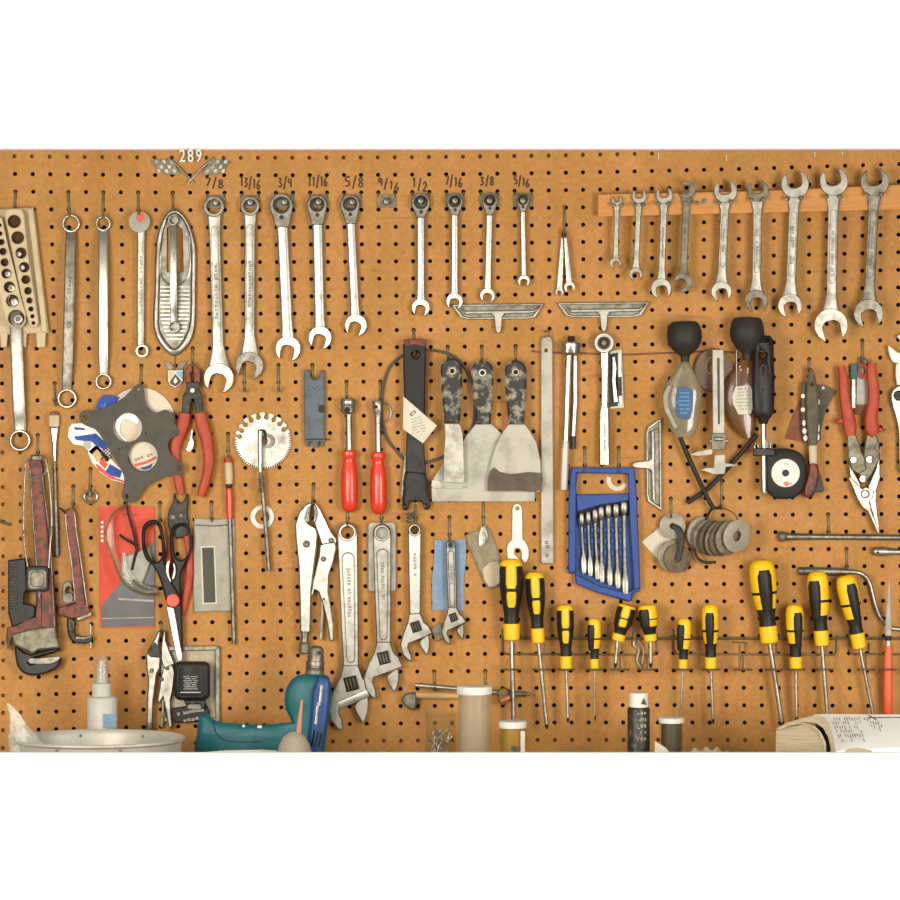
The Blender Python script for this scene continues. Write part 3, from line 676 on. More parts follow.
# red wire stripper pliers
t = thing('stripping_pliers', 'red handled pliers with black jaws hanging right of the gasket', 'pliers', 192, 366)
obj(M().plate([[(186,368),(191,363.6),(192.2,364),(192.2,372),(190.6,374),(191,380),(192,382),(185.6,383),(184.8,376)]], 9, 15, 1).plate([[(193,364),(197,366),(200.4,372),(200.6,380),(199.6,382.6),(193.6,382),(193.6,379),(194.6,374),(193,372)]], 9, 15, 1), 'jaw', 'redpaint', t)
obj(M().plate([[(185.8,382),(200,382),(199,389),(202.4,396),(203.6,414.5),(195.6,414.5),(193.8,399),(191.8,399),(189.4,414.5),(181.4,414.5),(182.8,396),(186.6,389)]], 8, 15, 1.2), 'pivot_body', 'dark', t)
obj(M().disc(192.4, 390.4, 2.7, 14.5, 17, b=.7), 'pivot', 'satin', t)
obj(M().loft([(200,413,12,12.4,13),(202.6,425,12,13.4,14),(206.6,440,12,12.4,14),(209,460,12,11,13),(206.4,478,12,10,13),(202.4,491,12,9.6,12),(201,496.5,12,7,9)], 3, 16, 3), 'handle', 'redgrip', t, label='right red handle')
obj(M().loft([(185,413,12,12,13),(183,425,10,12.4,12),(178.4,437,7,11.6,11),(175.4,448,6.4,10.4,10),(176,466,6.2,9.6,10),(179.4,486,6.2,9.4,10),(181.5,494,6.2,7.4,9)], 3, 16, 3), 'handle', 'redgrip', t, label='left red handle, behind the gasket arm')
obj(M().plate([[(191.5,429),(193,430),(192,438),(194,442),(193,448),(189.5,452),(186,450),(188,444),(190,440)]], 9, 11, .5), 'spring_latch', 'chrome', t)
hook(192.6, 348, 365, 'holding the red handled stripping pliers', 14)

# pipe wrenches
t = thing('pipe_wrench', 'large red pipe wrench hanging jaw down at the left edge of the board', 'wrench', 36, 455)
obj(M().loft([(35.4,460,14,13,12),(37,470,14,13,13),(40,520,14,15,14),(43.5,560,14,17,16),(46,600,14,19,17),(46,640,14,24,18)], 7, 16, 2), 'handle', 'redpaint', t)
for a, b in (((30,468,34,575,50.5,640),0),((41.2,468,48,540,55,640),1)):
    obj(M().tube([(a[0],a[1],20),(a[2]-(2 if b == 0 else 0),(a[1]+a[3])/2+20,22.3),(a[2]+2 if b == 0 else a[2]+2,a[3],23),(a[4]-(6 if b==0 else 0),a[5],23)] if b else [(30,468,20),(33,520,21.5),(37.5,580,23),(38.5,615,23)], 1.3, sm=3), 'edge_rib', 'steel', t)
obj(M().plate([[(31,455),(41,455),(43,462),(43,470),(30,470),(29,462)], circ(36.5,463,3,12)], 9, 19, 1.5), 'hang_end', 'redpaint', t)
o = obj(M().plate([[(8,560),(26,558),(27.5,590),(25,593),(24.4,603),(33,604.5),(36,608),(34.6,618),(26,622),(12,628),(8,612)]], 8, 26, 2.5), 'threaded_jaw_shank', 'black', t)
m = M()
for i in range(18): m.box(8.5, 562+i*2.8, 17.5, 563.6+i*2.8, 25.6, 27.2, .4, .4)
obj(m, 'thread', 'dark', o)
obj(M().box(25.5, 566, 49, 591.5, 14, 29, 4, 2), 'adjusting_nut', 'black', t)
obj(M().plate([rrect(28,569.5,46.6,589,4), rrect(31,572,43.8,586.5,3)], 28, 31.5, .8).box(31, 572, 43.8, 586.5, 28, 29.4, 3, .3), 'nut_face', 'dull', t)
obj(M().plate([[(11,634),(34,628),(55,626),(58.5,640),(59.5,648),(38,650),(33,654),(14,645)]], 10, 27, 2.5), 'heel_jaw', 'dull', t)
obj(M().plate([[(7,628),(12,625),(36,618),(38,585),(42,585),(42,628),(13,636),(8,650),(6,640)]], 11, 24, 1.5), 'housing', 'redpaint', t)
obj(M().tube([(16,623.5,24),(37,618,24.5),(39,600,24.5),(39,590,24.5)], 1.5), 'housing_edge', 'steel', t)
obj(M().plate([sp([(15,645),(24,652),(34,654),(38,652),(58,647),(59,651),(40,657),(32,659),(30,664),(58,657),(61,660),(57,668),(44,674),(30,675.5),(20,670),(16,661)], 3)], 8, 24, 3), 'hook_jaw', 'blackm', t)
obj(M().plate([sp([(30,658),(40,658),(58,656),(60,659),(50,664),(32,664),(28,661)], 3)], 24, 26.5, 1), 'jaw_teeth', 'steel', t)
t = thing('carabiner', 'large steel wire clip with bowed sides hung over the big pipe wrench', 'clip', 36, 466)
obj(M().tube([(36+11*cos(2*pi*i/28), 467+10.4*sin(2*pi*i/28), 26) for i in range(28)], 1.4, True), 'ring', 'satin', t)
obj(M().tube([(25.2,470,26),(24,490,26),(23.4,530,26),(24.5,545,26),(27.5,567,28)], 1.2, sm=3), 'side_wire', 'satin', t)
obj(M().tube([(45,459,26),(48.5,475,26),(50.6,500,26),(51.6,528,26),(50,545,26),(48.6,568,28)], 1.5, sm=3), 'side_wire', 'satin', t)
obj(M().tube([(24,530,26),(24,534,26)], 2.4).tube([(51.3,526,26),(51,531,26)], 2.4), 'joint', 'dull', t)
obj(M().box(31.5, 455.5, 43, 460.6, 20, 29, 2, 1.5), 'top_clasp', 'dull', t)
t = thing('pipe_wrench', 'small red pipe wrench hanging between the large pipe wrench and the red card', 'wrench', 69, 510)
obj(M().plate([[(65,511),(69,508),(74,510),(75.5,518),(79,550),(84.5,590),(86,610),(75.5,611),(73.5,590),(68,545),(65,520)]], 6, 16, 2), 'handle', 'redpaint', t)
obj(M().tube([(65.5,513,16),(66.5,530,16.5),(71.5,565,17),(74.6,598,17),(73,602,17),(59,604.5,17)], 1.1, sm=3), 'edge_rib', 'satin', t)
obj(M().tube([(69.5,509,16),(74,513,16),(76,530,16.5),(80.5,560,17),(87,606,17)], 1.1, sm=3), 'edge_rib', 'satin', t)
obj(M().plate([[(57.5,607),(76,603),(88,604),(91,612),(88,616),(72,619),(58,615)]], 6, 17, 2), 'head_housing', 'redpaint', t)
obj(M().plate([sp([(63,584),(68,581),(71.6,584),(72,589),(68.6,586.6),(66,589),(66.4,593),(72.5,593),(73,602),(63.6,603),(61.6,594)], 2)], 7, 15, 1.2), 'threaded_jaw', 'dull', t)
obj(M().plate([[(76,618),(88,613),(91,611),(92,616),(77.4,621)]], 8, 17, 1), 'heel_jaw', 'steel', t)
obj(M().plate([sp([(67.5,618),(73,618.5),(75,622),(74.6,630),(78,636),(90,636),(93,637),(92,641),(86,643.5),(74,642.5),(68.6,636),(67,626)], 3)], 7, 17, 2), 'hook_jaw', 'blackm', t)
obj(M().tube([(70,620,17.5),(73.4,622,17.5),(73,629,17.5),(70.4,629.6,17.5),(69.4,624,17.5)], 1, True, sm=2).loft([(76,638,18,3.4,3),(84,638.6,18,3.6,3),(91,636.8,18,3.2,3)], 3), 'jaw_highlight_rib', 'steel', t)
obj(M().tube([(90.2,624,12),(90.4,648,12)], 1.6), 'pin', 'satin', t)
hook(8, 0, 0, '', 1, False) if 0 else None
t = None
obj(M().tube([(-6,517,1.5),(2,522,2),(11,524.5,2.2)], 2.3, sm=3), 'brass_hook', 'brass', None, 'small brass hook end reaching in from the left edge of the board', 'hook')
obj(M().tube([(60,508,2),(63,511,8),(66,514,17)], 1.2), 'wire_hook', 'dark', None, 'dark bent wire sticking out above the small pipe wrench', 'hook')

# red card with goggles
t = thing('tool_package', 'red and dark grey backing card behind the safety goggles', 'package', 126, 506)
obj(M().plate([[(99,508),(101,506.6),(153,506.6),(154.4,508),(155,626),(153,628),(102,628),(100,626)]], .4, 2.2, .4), 'backing_card', 'coral', t)
obj(M().plate([[(100.8,606),(119,585),(150,545),(154.6,540),(154.8,626),(102,627.4)]], 2.2, 2.7, .2), 'dark_print', 'card', t)
obj(M().plate([[(124,556),(136,552),(150,545),(152,560),(142,585),(128,583),(120,580)]], 2.7, 8, 2), 'blister', 'pouch', t)
m = M()
for i in range(5): m.box(100.8, 521+i*4.6, 103.4, 523.6+i*4.6, 2.3, 2.6, .3, .05)
obj(m, 'white_marks', 'white', t)
obj(M().marks(122, 514, 137, 514.5, 2.6, 2.3, 6), 'printed_word', 'groove', t)
obj(M().plate([[(102,618),(154,617),(154,618),(102,619)]], 2.7, 3, .05).plate([[(118,598),(154,600),(154,602),(119,600)]], 2.7, 3, .05), 'printed_line', 'pouch', t)
t = thing('safety_glasses', 'safety glasses with bent dark arms hanging over the red card', 'glasses', 118, 507)
obj(M().tube([(127,505,12),(122,507,14),(113,514,20),(107.5,524,24),(105,535,24),(108,546,23),(113,560,22),(118,572,20),(124,583,17),(133,590,15),(146,594,14),(158,594,13)], 1.7, sm=4), 'frame', 'brass', t)
obj(M().loft([(111.5,514,19,3,1.6),(109.5,526,22,8,1.6),(111,545,22,8.4,1.6),(117,562,20,5,1.6),(123,575,18,3.4,1.6)], 3, 12, 3), 'lens', 'clear', t)
obj(M().loft([(124,552,12,4,1.6),(125,570,14,9,1.6),(133,584,14,12,1.6),(146,590,13,10,1.6),(157,590,12,5,1.6)], 3, 12, 3), 'lens', 'clear', t)
obj(M().tube([(126.5,505,11),(128.5,515,11),(132,527,11),(135,540,11),(136.5,550,11),(134,560,10),(132,570,9)], 1.9, sm=3), 'arm', 'black', t)
obj(M().tube([(119.5,534.6,13),(125,539,13),(135,545,12),(137,552,12)], 1.8, sm=3), 'arm', 'black', t)
obj(M().loft([(133,580,13,3,3),(145,588,12,5,3),(156,587,11,3,3)], 3, 12, 2), 'nose_bridge', 'dark', t)
hook(126.5, 496, 505, 'holding the safety glasses', 12, snap=False)
# scissors
t = thing('scissors', 'black handled kitchen scissors with a red pivot hanging open end up', 'scissors', 163, 520)
o1 = [(141.5,536),(143,526),(149,520.6),(156,520),(161,524.5),(163.4,533),(165.6,548),(166,556),(164.4,561),(168,570),(172,582),(178,592),(180.5,600),(170,608),(165.5,600),(160,580),(153,566),(146.5,560),(142.5,550)]
i1 = [(145,537),(146.4,529),(151,524.6),(156,524.6),(159,529),(161,540),(162,552),(160,560),(155,562),(150,557),(146.4,548)]
obj(M().plate([sp(o1, 3), sp(i1, 3)], 14, 23, 3), 'handle', 'black', t)
o2 = [(171,530),(175,524.4),(182,522.6),(188.6,526),(192,535),(192.4,546),(190,556),(185.5,564),(181,575),(181,590),(182,608),(183,640),(182,656),(180.6,658),(177,640),(172.6,612),(170,596),(166,585),(169,576),(173,564),(170,552),(169.6,538)]
i2 = [(174,533),(177,527.4),(182,526),(187,529),(189.4,537),(189.4,547),(186.6,556),(181,560),(176,556.6),(173.6,546)]
obj(M().plate([sp(o2, 3), sp(i2, 3)], 10, 18, 2.6), 'handle', 'black', t, label='right handle with dark blade spine')
obj(M().plate([[(166.5,606),(173.8,608),(177,625),(180.4,645),(182.6,656),(181.8,661),(178.6,661.4),(176,655),(171,630)]], 18.4, 21, .8), 'blade', 'chrome', t)
obj(M().disc(172.8, 600.6, 6.8, 21, 25, b=1.2), 'pivot_cap', 'red', t)
obj(M().plate([sp([(167.4,562),(170,560.6),(168.6,570),(170,578),(171.4,581),(170,582),(166.8,575),(165.6,567)], 3)], 19, 24, .8).plate([sp([(173,562),(175.4,566),(175.6,574),(173,580),(172,578),(173.6,570)], 3)], 19, 24, .8), 'bottle_opener_teeth', 'chrome', t)
hook(159.8, 502, 521, 'holding the kitchen scissors', 20)
t = thing('slip_joint_pliers', 'dark pliers with red handles half hidden behind the scissors', 'pliers', 178, 500)
obj(M().plate([sp([(174,493),(177,500),(180,503),(184,500),(187,493),(188.6,500),(187.6,513),(189,522),(188,534),(182,538),(172,536),(167.6,522),(169,510),(173,502)], 3)], 3.5, 9, 1.5), 'head', 'dark', t)
obj(M().disc(173, 517, 2.3, 9, 10.4, b=.4).disc(181, 515.6, 2, 9, 10, b=.4), 'rivet', 'dull', t)
obj(M().loft([(187,536,6,7,7),(189.4,555,6,7,8),(189,580,6,7.6,8),(184,606,6,7,8),(182,616,6,5,6)], 3, 14, 3), 'handle', 'redgrip', t)
obj(M().loft([(173,536,5,6,6),(169,552,5,7,7),(168,580,5,7,7),(170,600,5,6,6)], 3, 14, 3), 'handle', 'redgrip', t)
hook(178, 478, 494, 'behind the half hidden dark pliers', 8) if 0 else None
# locking pliers on lower left
def lockpl(t, f, mt, mt2):
    obj(M().plate([[f(p) for p in [(295,524),(299,512),(305.5,504.6),(311.8,501.6),(312.4,506),(307,513),(306.4,520),(308,523),(316,528),(318,534),(317,545),(314,570),(311.6,590),(310.6,632),(307,634),(300,632),(299.4,600),(298.4,566),(295.6,540)]]], 8, 17, 2), 'fixed_handle', mt, t)
    obj(M().plate([[f(p) for p in [(312.8,502),(317,504),(320,508),(325,518),(331,531),(337,539),(336.6,543),(332,547),(322,545.6),(319,537),(315.6,527),(313,519),(316,514),(316,508)]]], 5, 12, 1.5), 'movable_jaw', mt, t)
    obj(M().plate([[f(p) for p in [(320,545),(325,543),(335,542),(336.4,548),(334,560),(329,575),(328.4,592),(331,606),(333.6,624),(333.6,640.6),(330,641),(327,622),(323,605),(318.5,592),(315,590),(311.6,598),(310.6,594),(313.6,578),(319,556)]]], 7, 15, 1.6), 'lever_handle', mt, t)
    obj(M().plate([[f(p) for p in [(304,518),(307,508),(311,504.6),(310,514),(309.4,522),(305.6,522)]]], 17, 19.5, .8).plate([[f(p) for p in [(313.4,504.6),(316.6,507),(317.6,514),(315.6,522),(313,523),(314,514)]]], 12, 19.5, .8), 'serrated_jaw_insert', mt2, t)
    a, b, c = f((305,631)), f((304.4,642)), f((304.4,654)); q = abs(f((310,0))[0]-f((300,0))[0])/10
    obj(M().rnd([(a[0],a[1],12.5,9.6*q),((a[0]+b[0])/2,(a[1]+b[1])/2,12.5,8*q),(b[0],b[1],12.5,7.4*q)]), 'thread_sleeve', mt, t)
    obj(M().rnd([(b[0],b[1],12.5,8*q),(b[0],b[1]+2*q,12.5,11.4*q),(c[0],c[1]-2*q,12.5,11.4*q),(c[0],c[1],12.5,8*q)]), 'adjusting_screw', 'dull', t)
    m = M()
    for x, y, r in ((306.4,544,3.8),(331,540.4,2.7),(323.2,559,2.7),(323.6,599,1.2)):
        x, y = f((x, y)); m.rev(x, y, [(r*q, 14), (r*q, 18), (r*q*.7, 18.8), (r*q*.5, 18.0), (.1, 18.0)], False, 16)
    obj(m, 'rivet', 'dull', t)
    p = [f(q_)+(9,) for q_ in ((322,592),(322.6,606),(321.8,620),(320.8,640))]
    obj(M().loft([v+(3.2*q, 3) for v in p], 3, 10, 2), 'release_lever', mt2, t)
t = thing('locking_pliers', 'large cream-chrome locking pliers hanging left of the adjustable wrenches', 'pliers', 312, 500)
lockpl(t, lambda p: p, 'chrome', 'steel')
hook(312.6, 485, 503, 'in the jaws of the large locking pliers', 16)
t = thing('locking_pliers', 'smaller long-nosed locking pliers hanging left of the black square tape measure', 'pliers', 160, 630)
obj(M().plate([[(146,656),(149,648),(154,640),(158,631),(160.4,630),(160.6,634),(158.6,644),(160,650),(161,656),(160,668),(157,674),(153.6,700),(152.6,726),(150,730),(146.4,726),(147,700),(148,680),(146.4,668)]], 9, 17, 2), 'fixed_handle', 'satin', t)
obj(M().plate([[(162,640),(163.6,630.6),(165.8,631),(165.6,640),(170,652),(174.6,663),(173,668),(164,668),(161,660),(161,650)]], 6, 13, 1.5), 'movable_jaw', 'satin', t)
obj(M().plate([[(163,668),(172.4,664),(174.8,672),(173,690),(170.6,700),(171,712),(172.6,727),(168.4,728),(166,712),(163,697),(158.8,704),(157.4,700),(160,684)]], 8, 16, 1.6), 'lever_handle', 'satin', t)
obj(M().plate([[(147,652),(155,642),(159,648),(160.4,658),(150,657)]], 16.5, 19, .8), 'jaw_cheek', 'dark', t)
obj(M().loft([(163,700,10,3,3),(163,712,10,3,3),(161.6,727,10,3,3)], 3), 'release_lever', 'steel', t)
m = M()
for x, y, r in ((151.6,670.6,2.4),(166.8,668.4,2),(161.6,679.4,2)): m.rev(x, y, [(r, 14), (r, 18), (r*.7, 18.6), (r*.5, 18), (.1, 18)], False, 14)
obj(m, 'rivet', 'dull', t)
obj(M().rnd([(149.6,722,13,7),(149.6,732,13,8.4),(149.6,735,13,6)]), 'adjusting_screw', 'dull', t)
hook(161.3, 623, 634, 'in the nose of the smaller locking pliers', 14)
# grey pouch, red brush
t = thing('clear_pouch', 'cloudy flat plastic pouch with a dark strip right of the scissors', 'pouch', 213, 517)
obj(M().plate([sp([(194,520),(196,518),(216,519),(232,517.6),(234.6,520),(235,560),(234,606),(231,611),(210,611.6),(197,612),(193.6,609),(193,560)], 3)], .5, 4.4, 1.5), 'pouch_body', 'pouch', t)
obj(M().box(201.5, 546, 216, 604, 4.4, 4.9, .5, .1, -2), 'label_border', 'paper', t); obj(M().box(203, 547.5, 214.6, 602.6, 4.9, 5.4, .5, .1, -2), 'dark_strip', 'gasket', t)
obj(M().tube([(195,525,4.6),(214,526,4.8),(233,524.5,4.6)], .9), 'zip_seal', 'dull', t)
hook(212, 503, 521, 'holding the cloudy plastic pouch', 5)
t = thing('artist_brush', 'thin red handled brush on a long steel rod right of the plastic pouch', 'brush', 228, 458)
obj(M().rnd([(228,457.5,7,8),(228.2,462.5,7,9)]), 'red_cap', 'redgrip', t)
obj(M().rnd([(228.2,462.5,7,8),(229,478,7,8.4),(229,484,7,7)]), 'ferrule', 'cream', t)
obj(M().rnd([(229,484,7,7.4),(229,488.6,7,5.4)]), 'neck', 'blackm', t)
obj(M().rnd([(229,488.6,7,6.4),(229.6,500,7,7.6),(229.8,518,7,6.2)]), 'handle', 'red', t)
obj(M().rnd([(229.8,518,7,4.6),(232,580,7,4.4),(233.6,632,7,4.6),(234,644,7,4.4)]), 'rod', 'steel', t)
hook(228.4, 433, 458, 'holding the thin red handled brush', 8)
# saw tooth gauge disc
t = thing('gauge_disc', 'round steel disc edged with keyhole notches and small teeth', 'gauge', 262, 441)
p = []
cx, cy, rr = 263, 440.6, 28.6
def pt(a, r): return (cx+r*cos(R(a)), cy+r*sin(R(a)))
for a0 in (190, 205, 222, 240, 259, 278, 297, 315, 332):       # notches with round bottoms
    hw = 3.0 if 200 < a0 < 300 else 2.4
    p += [pt(a0-hw*2.6, rr), pt(a0-hw, rr-.6), pt(a0-hw, rr-2.5)]+[(cx+(rr-5)*cos(R(a0))+2.5*cos(R(a0+180+q)), cy+(rr-5)*sin(R(a0))+2.5*sin(R(a0+180+q))) for q in (120, 60, 0, -60, -120)][::-1][::-1][0:0]
    b = pt(a0, rr-5.4); p += [(b[0]+2.4*cos(R(a0+q)), b[1]+2.4*sin(R(a0+q))) for q in (-50, -100, 180, 100, 50)]
    p += [pt(a0+hw, rr-.6)]
a = 342
while a < 342+196:
    p += [pt(a, rr), pt(a+2.0, rr), pt(a+2.4, rr-2.2), pt(a+3.6, rr-2.2)]; a += 4.9
obj(M().plate([p, circ(263,441,4.6,16)], 2, 4.6, .3), 'toothed_disc', 'satin', t, ang=30)
obj(M().plate([circ(268,441,7,20), circ(267,441,4,16)], 4.4, 6.5, .5), 'hub', 'steel', t)
t = thing('drain_rod', 'thin steel rod with a coiled joint hanging in front of the notched disc', 'rod', 260, 430)
obj(M().rnd([(260.4,431,16,5),(260,440,16,5),(260.4,472,15,4.2)]), 'upper_rod', 'chrome', t)
obj(M().tube([(260.4,432,16),(259,431,13),(264,431,6),(266,436,5)], 2.2, sm=2), 'bent_end', 'dark', t)
m = M().rnd([(260.6,470,15,3.6),(262.6,492,14,4.2)]); m.tube([(261.2+2.8*cos(i*1.2), 476+i*.42, 14.5+4*sin(i*1.2)) for i in range(40)], .9, n=6); obj(m, 'coil_joint', 'dull', t)
obj(M().rnd([(262.4,490,13.5,4.2),(266,530,11,4.4),(269,571,9,4.4)]), 'lower_rod', 'steel', t)
o = obj(M().rev(262.2, 517, [(7.0, .8), (12, .8), (12, 3), (11, 4.2), (8, 4.2), (7.0, 3)]), 'washer', 'white', None, 'white plastic washer ring behind the thin steel rod', 'washer')
hook(264.8, 427, 438, 'through the notched disc', 8, snap=False)
hook(244.6, 365, 391, 'left empty under the 13/16 wrench, above the notched disc', 14); hook(278.6, 365, 391, 'left empty under the 3/4 wrench, right of its twin', 14)
# slate holder
t = thing('plastic_holder', 'slate grey plastic holder with forked ends hanging alone below the 11/16 wrench', 'holder', 314, 369)
obj(M().plate([[(304,370.5),(306,369.5),(309,370),(311,375),(313,379),(316,379.6),(319,378),(320,372),(322,370),(324.6,371),(325,390),(324.4,440),(304.6,440),(303.8,400)]], 1, 9, 1.5), 'body', 'slate', t)
obj(M().plate([[(306,386),(311,386),(315,390),(319,386),(323,386),(322,389),(318,390.5),(315,393),(311,390.5),(307,389)]], 9, 10.6, .5), 'ridge', 'slate', t)
obj(M().box(304.6, 439, 324.4, 441.4, 1, 10, .5, .5).plate([[(305,441),(309,441),(308,447),(306,446)]], 2, 7, .5).plate([[(311,441),(319,441),(317.5,447.5),(312.5,447.5)]], 2, 7, .5).plate([[(320.5,441),(324,441),(323.4,447),(321,447)]], 2, 7, .5), 'bottom_fork', 'slate', t)
obj(M().box(318.5, 405, 324.7, 412.5, 8.5, 9.6, 1.5, .3), 'dark_notch', 'black', t)
obj(M().tube([(306,439.4,10),(320,439.2,11),(330,439.6,6)], .7), 'lint_wire', 'dark', t)
hook(313, 365, 379, 'holding the slate grey plastic holder', 11)
# red nut drivers
def nutd(label, x, y, kind):
    t = thing('nut_driver', label, 'screwdriver', x, y, 0, None)
    if kind == 0:
        obj(M().lathe((x-.5, y, 12), (x-.5, y+16, 12), [(0, 13), (.12, 15), (.38, 15), (.42, 14), (.46, 14.8), (.85, 14.4), (.95, 8), (1, 7)]), 'socket_head', 'satin', t)
        obj(M().disc(x-1.3, y+11.6, 3.1, 22, 23.6, b=.3), 'socket_bore', 'recess_shade', t)
    else:
        obj(M().lathe((x, y, 12), (x+.6, y+17, 12), [(0, 9.5), (.1, 11), (.6, 10.6), (.75, 8), (1, 7)]), 'socket_head', 'satin', t)
        obj(M().disc(x-1.8, y+6.3, 1.9, 19.6, 20.8, b=.2), 'detent_hole', 'recess_shade', t)
    obj(M().rnd([(x+.3, y+15, 12, 6.2), (x+.8, y+53, 12, 6.4)]), 'shaft', 'satin', t)
    y0 = y+51.5
    obj(M().lathe((x+.4, y0, 12), (x+1.2, y0+62, 12), [(0, 9), (.015, 14), (.06, 15), (.1, 14.4), (.14, 11.6), (.2, 12), (.3, 15.4), (.5, 17), (.8, 16.8), (.93, 15), (.98, 11), (1, 6)], 6*4, .9), 'handle', 'red', t)
    return t
nutd('red handled nut driver with a wide ring head below the 11/16 wrench', 348.5, 398.5, 0)
nutd('red handled nut driver with a narrow head beside the round hoop', 377.6, 400.5, 1)
hook(346.6, 382, 399, 'above the wide headed red nut driver', 10); hook(380, 382, 401, 'above the narrow headed red nut driver', 10)
hook(347.5, 508, 526, 'holding the largest adjustable wrench', 14, snap=False); hook(381.5, 508, 524, 'holding the second largest adjustable wrench', 16, snap=False)

# ================================================================ adjustable wrenches
def adj(label, hx, hy, nx, ny, s, rot, wt, wb, mt, d=5, hr=6.6, slotp=True, marks=16, extra=None):
    t = thing('adjustable_wrench', label, 'wrench', hx, hy, 0, 'adjustable wrenches in a row')
    def f(p): return [rotp([(nx+x*s, ny+y*s)], nx, ny, rot)[0] for x, y in p]
    dx, dy = nx-hx, ny-hy; L = hypot(dx, dy); ux, uy = dx/L, dy/L; px_, py_ = -uy, ux
    def g(f_, o): return (hx+dx*f_+px_*o, hy+dy*f_+py_*o)
    a = math.degrees(atan2(uy, ux))
    out = arc(hx, hy, wt/2, a+90, a+270, 12)+[g(.5, -(wt+wb)/4-.2), g(1, -wb/2)]+[g(1.02, -wb/2), g(1.02, wb/2), g(1, wb/2), g(.5, (wt+wb)/4+.2)]
    z1 = d+8
    obj(M().plate([out, circ(hx, hy, hr, 24)], d, z1, 1.6), 'handle', mt, t)
    m = M().plate([circ(hx, hy, hr+2.1*s, 24), circ(hx, hy, hr+.1, 24)], z1-.2, z1+1, .4)
    if slotp: m.plate([capsule(*g(.18 if hr > 3 else .12, 0), *g(.93, 0), wt*.72, wb*.66), capsule(*g(.19 if hr > 3 else .13, 0), *g(.925, 0), wt*.72-2.2*s, wb*.66-2.2*s)], z1-.2, z1+.8, .3)
    obj(m, 'raised_rim', mt, t)
    m = M().plate([circ(hx, hy, hr+2.1*s+.5, 24), circ(hx, hy, hr+2.1*s, 24)], z1-.2, z1+.25, .05)
    if slotp: m.plate([capsule(*g(.19 if hr > 3 else .13, 0), *g(.925, 0), wt*.72-2.2*s, wb*.66-2.2*s), capsule(*g(.194 if hr > 3 else .134, 0), *g(.922, 0), wt*.72-2.2*s-1.1, wb*.66-2.2*s-1.1)], z1-.2, z1+.3, .05)
    obj(m, 'groove_line', 'groove', t)
    if marks: obj(M().marks(*g(.26, 0), *g(.62, 0), wb*.26, z1, marks-3), 'stamped_lettering', 'letter', t)
    body = f([(-8,-4),(-11,8),(-18,22),(-23,38),(-20,52),(-13,60),(-8,61.5),(-8.6,52),(-12,42),(-10.5,37),(4,32),(22.5,25),(17.5,14),(12,9),(7.5,-4)])
    obj(M().plate([sp(body, 1)], d-1, z1+1.6, 1.8), 'fixed_jaw', mt, t)
    o = obj(M().plate([sp(f([(3.5,36),(10,30),(16.5,27),(17.5,38),(15.5,48),(12,54),(8.5,49),(5,43)]), 3)], d, z1+.6, 1.5), 'movable_jaw', mt, t)
    m = M().plate([f([(-8,9),(5,6),(8.5,20),(-4.5,23.4)])], z1+1.4, z1+2, .2); ob = obj(m, 'worm_slot', 'recess_shade', t)  # proud dark plate, shade painted in place of a cut slot
    m = M()
    for i in range(4):
        q = f([(-5.6+i*3.3, 10.4-i*.8), (-4.2+i*3.3, 10-i*.8), (-1.4+i*3.3, 20.6-i*.8), (-2.8+i*3.3, 21-i*.8)]); m.plate([q], z1+1.6, z1+3.6, .5)
    obj(m, 'worm_screw', 'dull', ob)
    if extra: extra(t, f, z1)
    return t
def knob(t, f, z1):
    a, b = f([(-12,36),(17,24)]); obj(M().loft([(a[0],a[1],z1+1.8,8,3),(b[0],b[1],z1+1.8,8,3)], 5), 'slide_bar', 'chrome', t)
    x, y = f([(19,15.5)])[0]; obj(M().disc(x, y, 2.7, 6, 16, b=1.2), 'end_knob', 'satin', t)
adj('largest adjustable wrench, leftmost of the row, beside the blue drill', 347.4, 532.5, 351, 669, 1, 0, 20.4, 15.5, 'chrome', 6, 6.4, marks=20, extra=knob)
adj('second adjustable wrench of the row, with a white plate behind it', 382, 533, 383.6, 645, .88, 0, 18.6, 14, 'satin', 9, 6, marks=18)
adj('third adjustable wrench of the row with a very bright head', 414.6, 530, 415, 616, .74, -4, 13.4, 11, 'chrome', 6, 4.2, slotp=False, marks=12)
adj('smallest adjustable wrench hanging in front of the light blue cloth', 450.6, 545, 452.5, 609, .58, -5, 10, 9, 'satin', 6.4, 2.6, marks=10)
obj(M().box(409.5, 537, 420.5, 555, 13.6, 14.4, 1.5, .3), 'grip_plate', 'dull', None, 'small grey plate stuck near the top of the third adjustable wrench', 'plate') if 0 else None
obj(M().box(368, 522, 396, 592, 1, 7, 4, 1.5), 'plastic_sleeve', 'stained', None, 'cloudy white rounded plastic sleeve behind the second adjustable wrench', 'sleeve')
hook(415.5, 505, 530, 'twisted, holding the third adjustable wrench', 12, snap=False); hook(449.6, 517, 543, 'holding the smallest adjustable wrench', 15)
obj(M().tube([(411+4*cos(i*.6), 512+i*.35, 12+4*sin(i*.6)) for i in range(30)], 1.5, n=6), 'coil_spring', 'dull', None, 'small coiled spring under the black scraper', 'spring')
m = M(); g = []
for j in range(9):
    y = 540+j*8.8; g.append([(434.4-j*.35+i*(31.6)/6+(.6*sin(j+i)), y+(.5*sin(i*2+j)), 2.4+1.1*sin(i*1.3+j*.4)) for i in range(7)])
vs = [W(*p) for r in g for p in r]; vs2 = [v+Vector((0, .0012, 0)) for v in vs]; nn = len(vs); fs = []
for j in range(8):
    for i in range(6):
        a = j*7+i; fs += [(a, a+7, a+8, a+1), (nn+a, nn+a+1, nn+a+8, nn+a+7)]
bd = [i for i in range(7)]+[j*7+6 for j in range(1, 9)]+[56+i for i in range(5, -1, -1)]+[j*7 for j in range(7, 0, -1)]
for a, b in zip(bd, bd[1:]+bd[:1]): fs.append((a, b, nn+b, nn+a))
m.add(vs+vs2, fs); obj(m, 'cloth', 'cloth', None, 'light blue cloth hanging behind the smallest adjustable wrench', 'cloth')
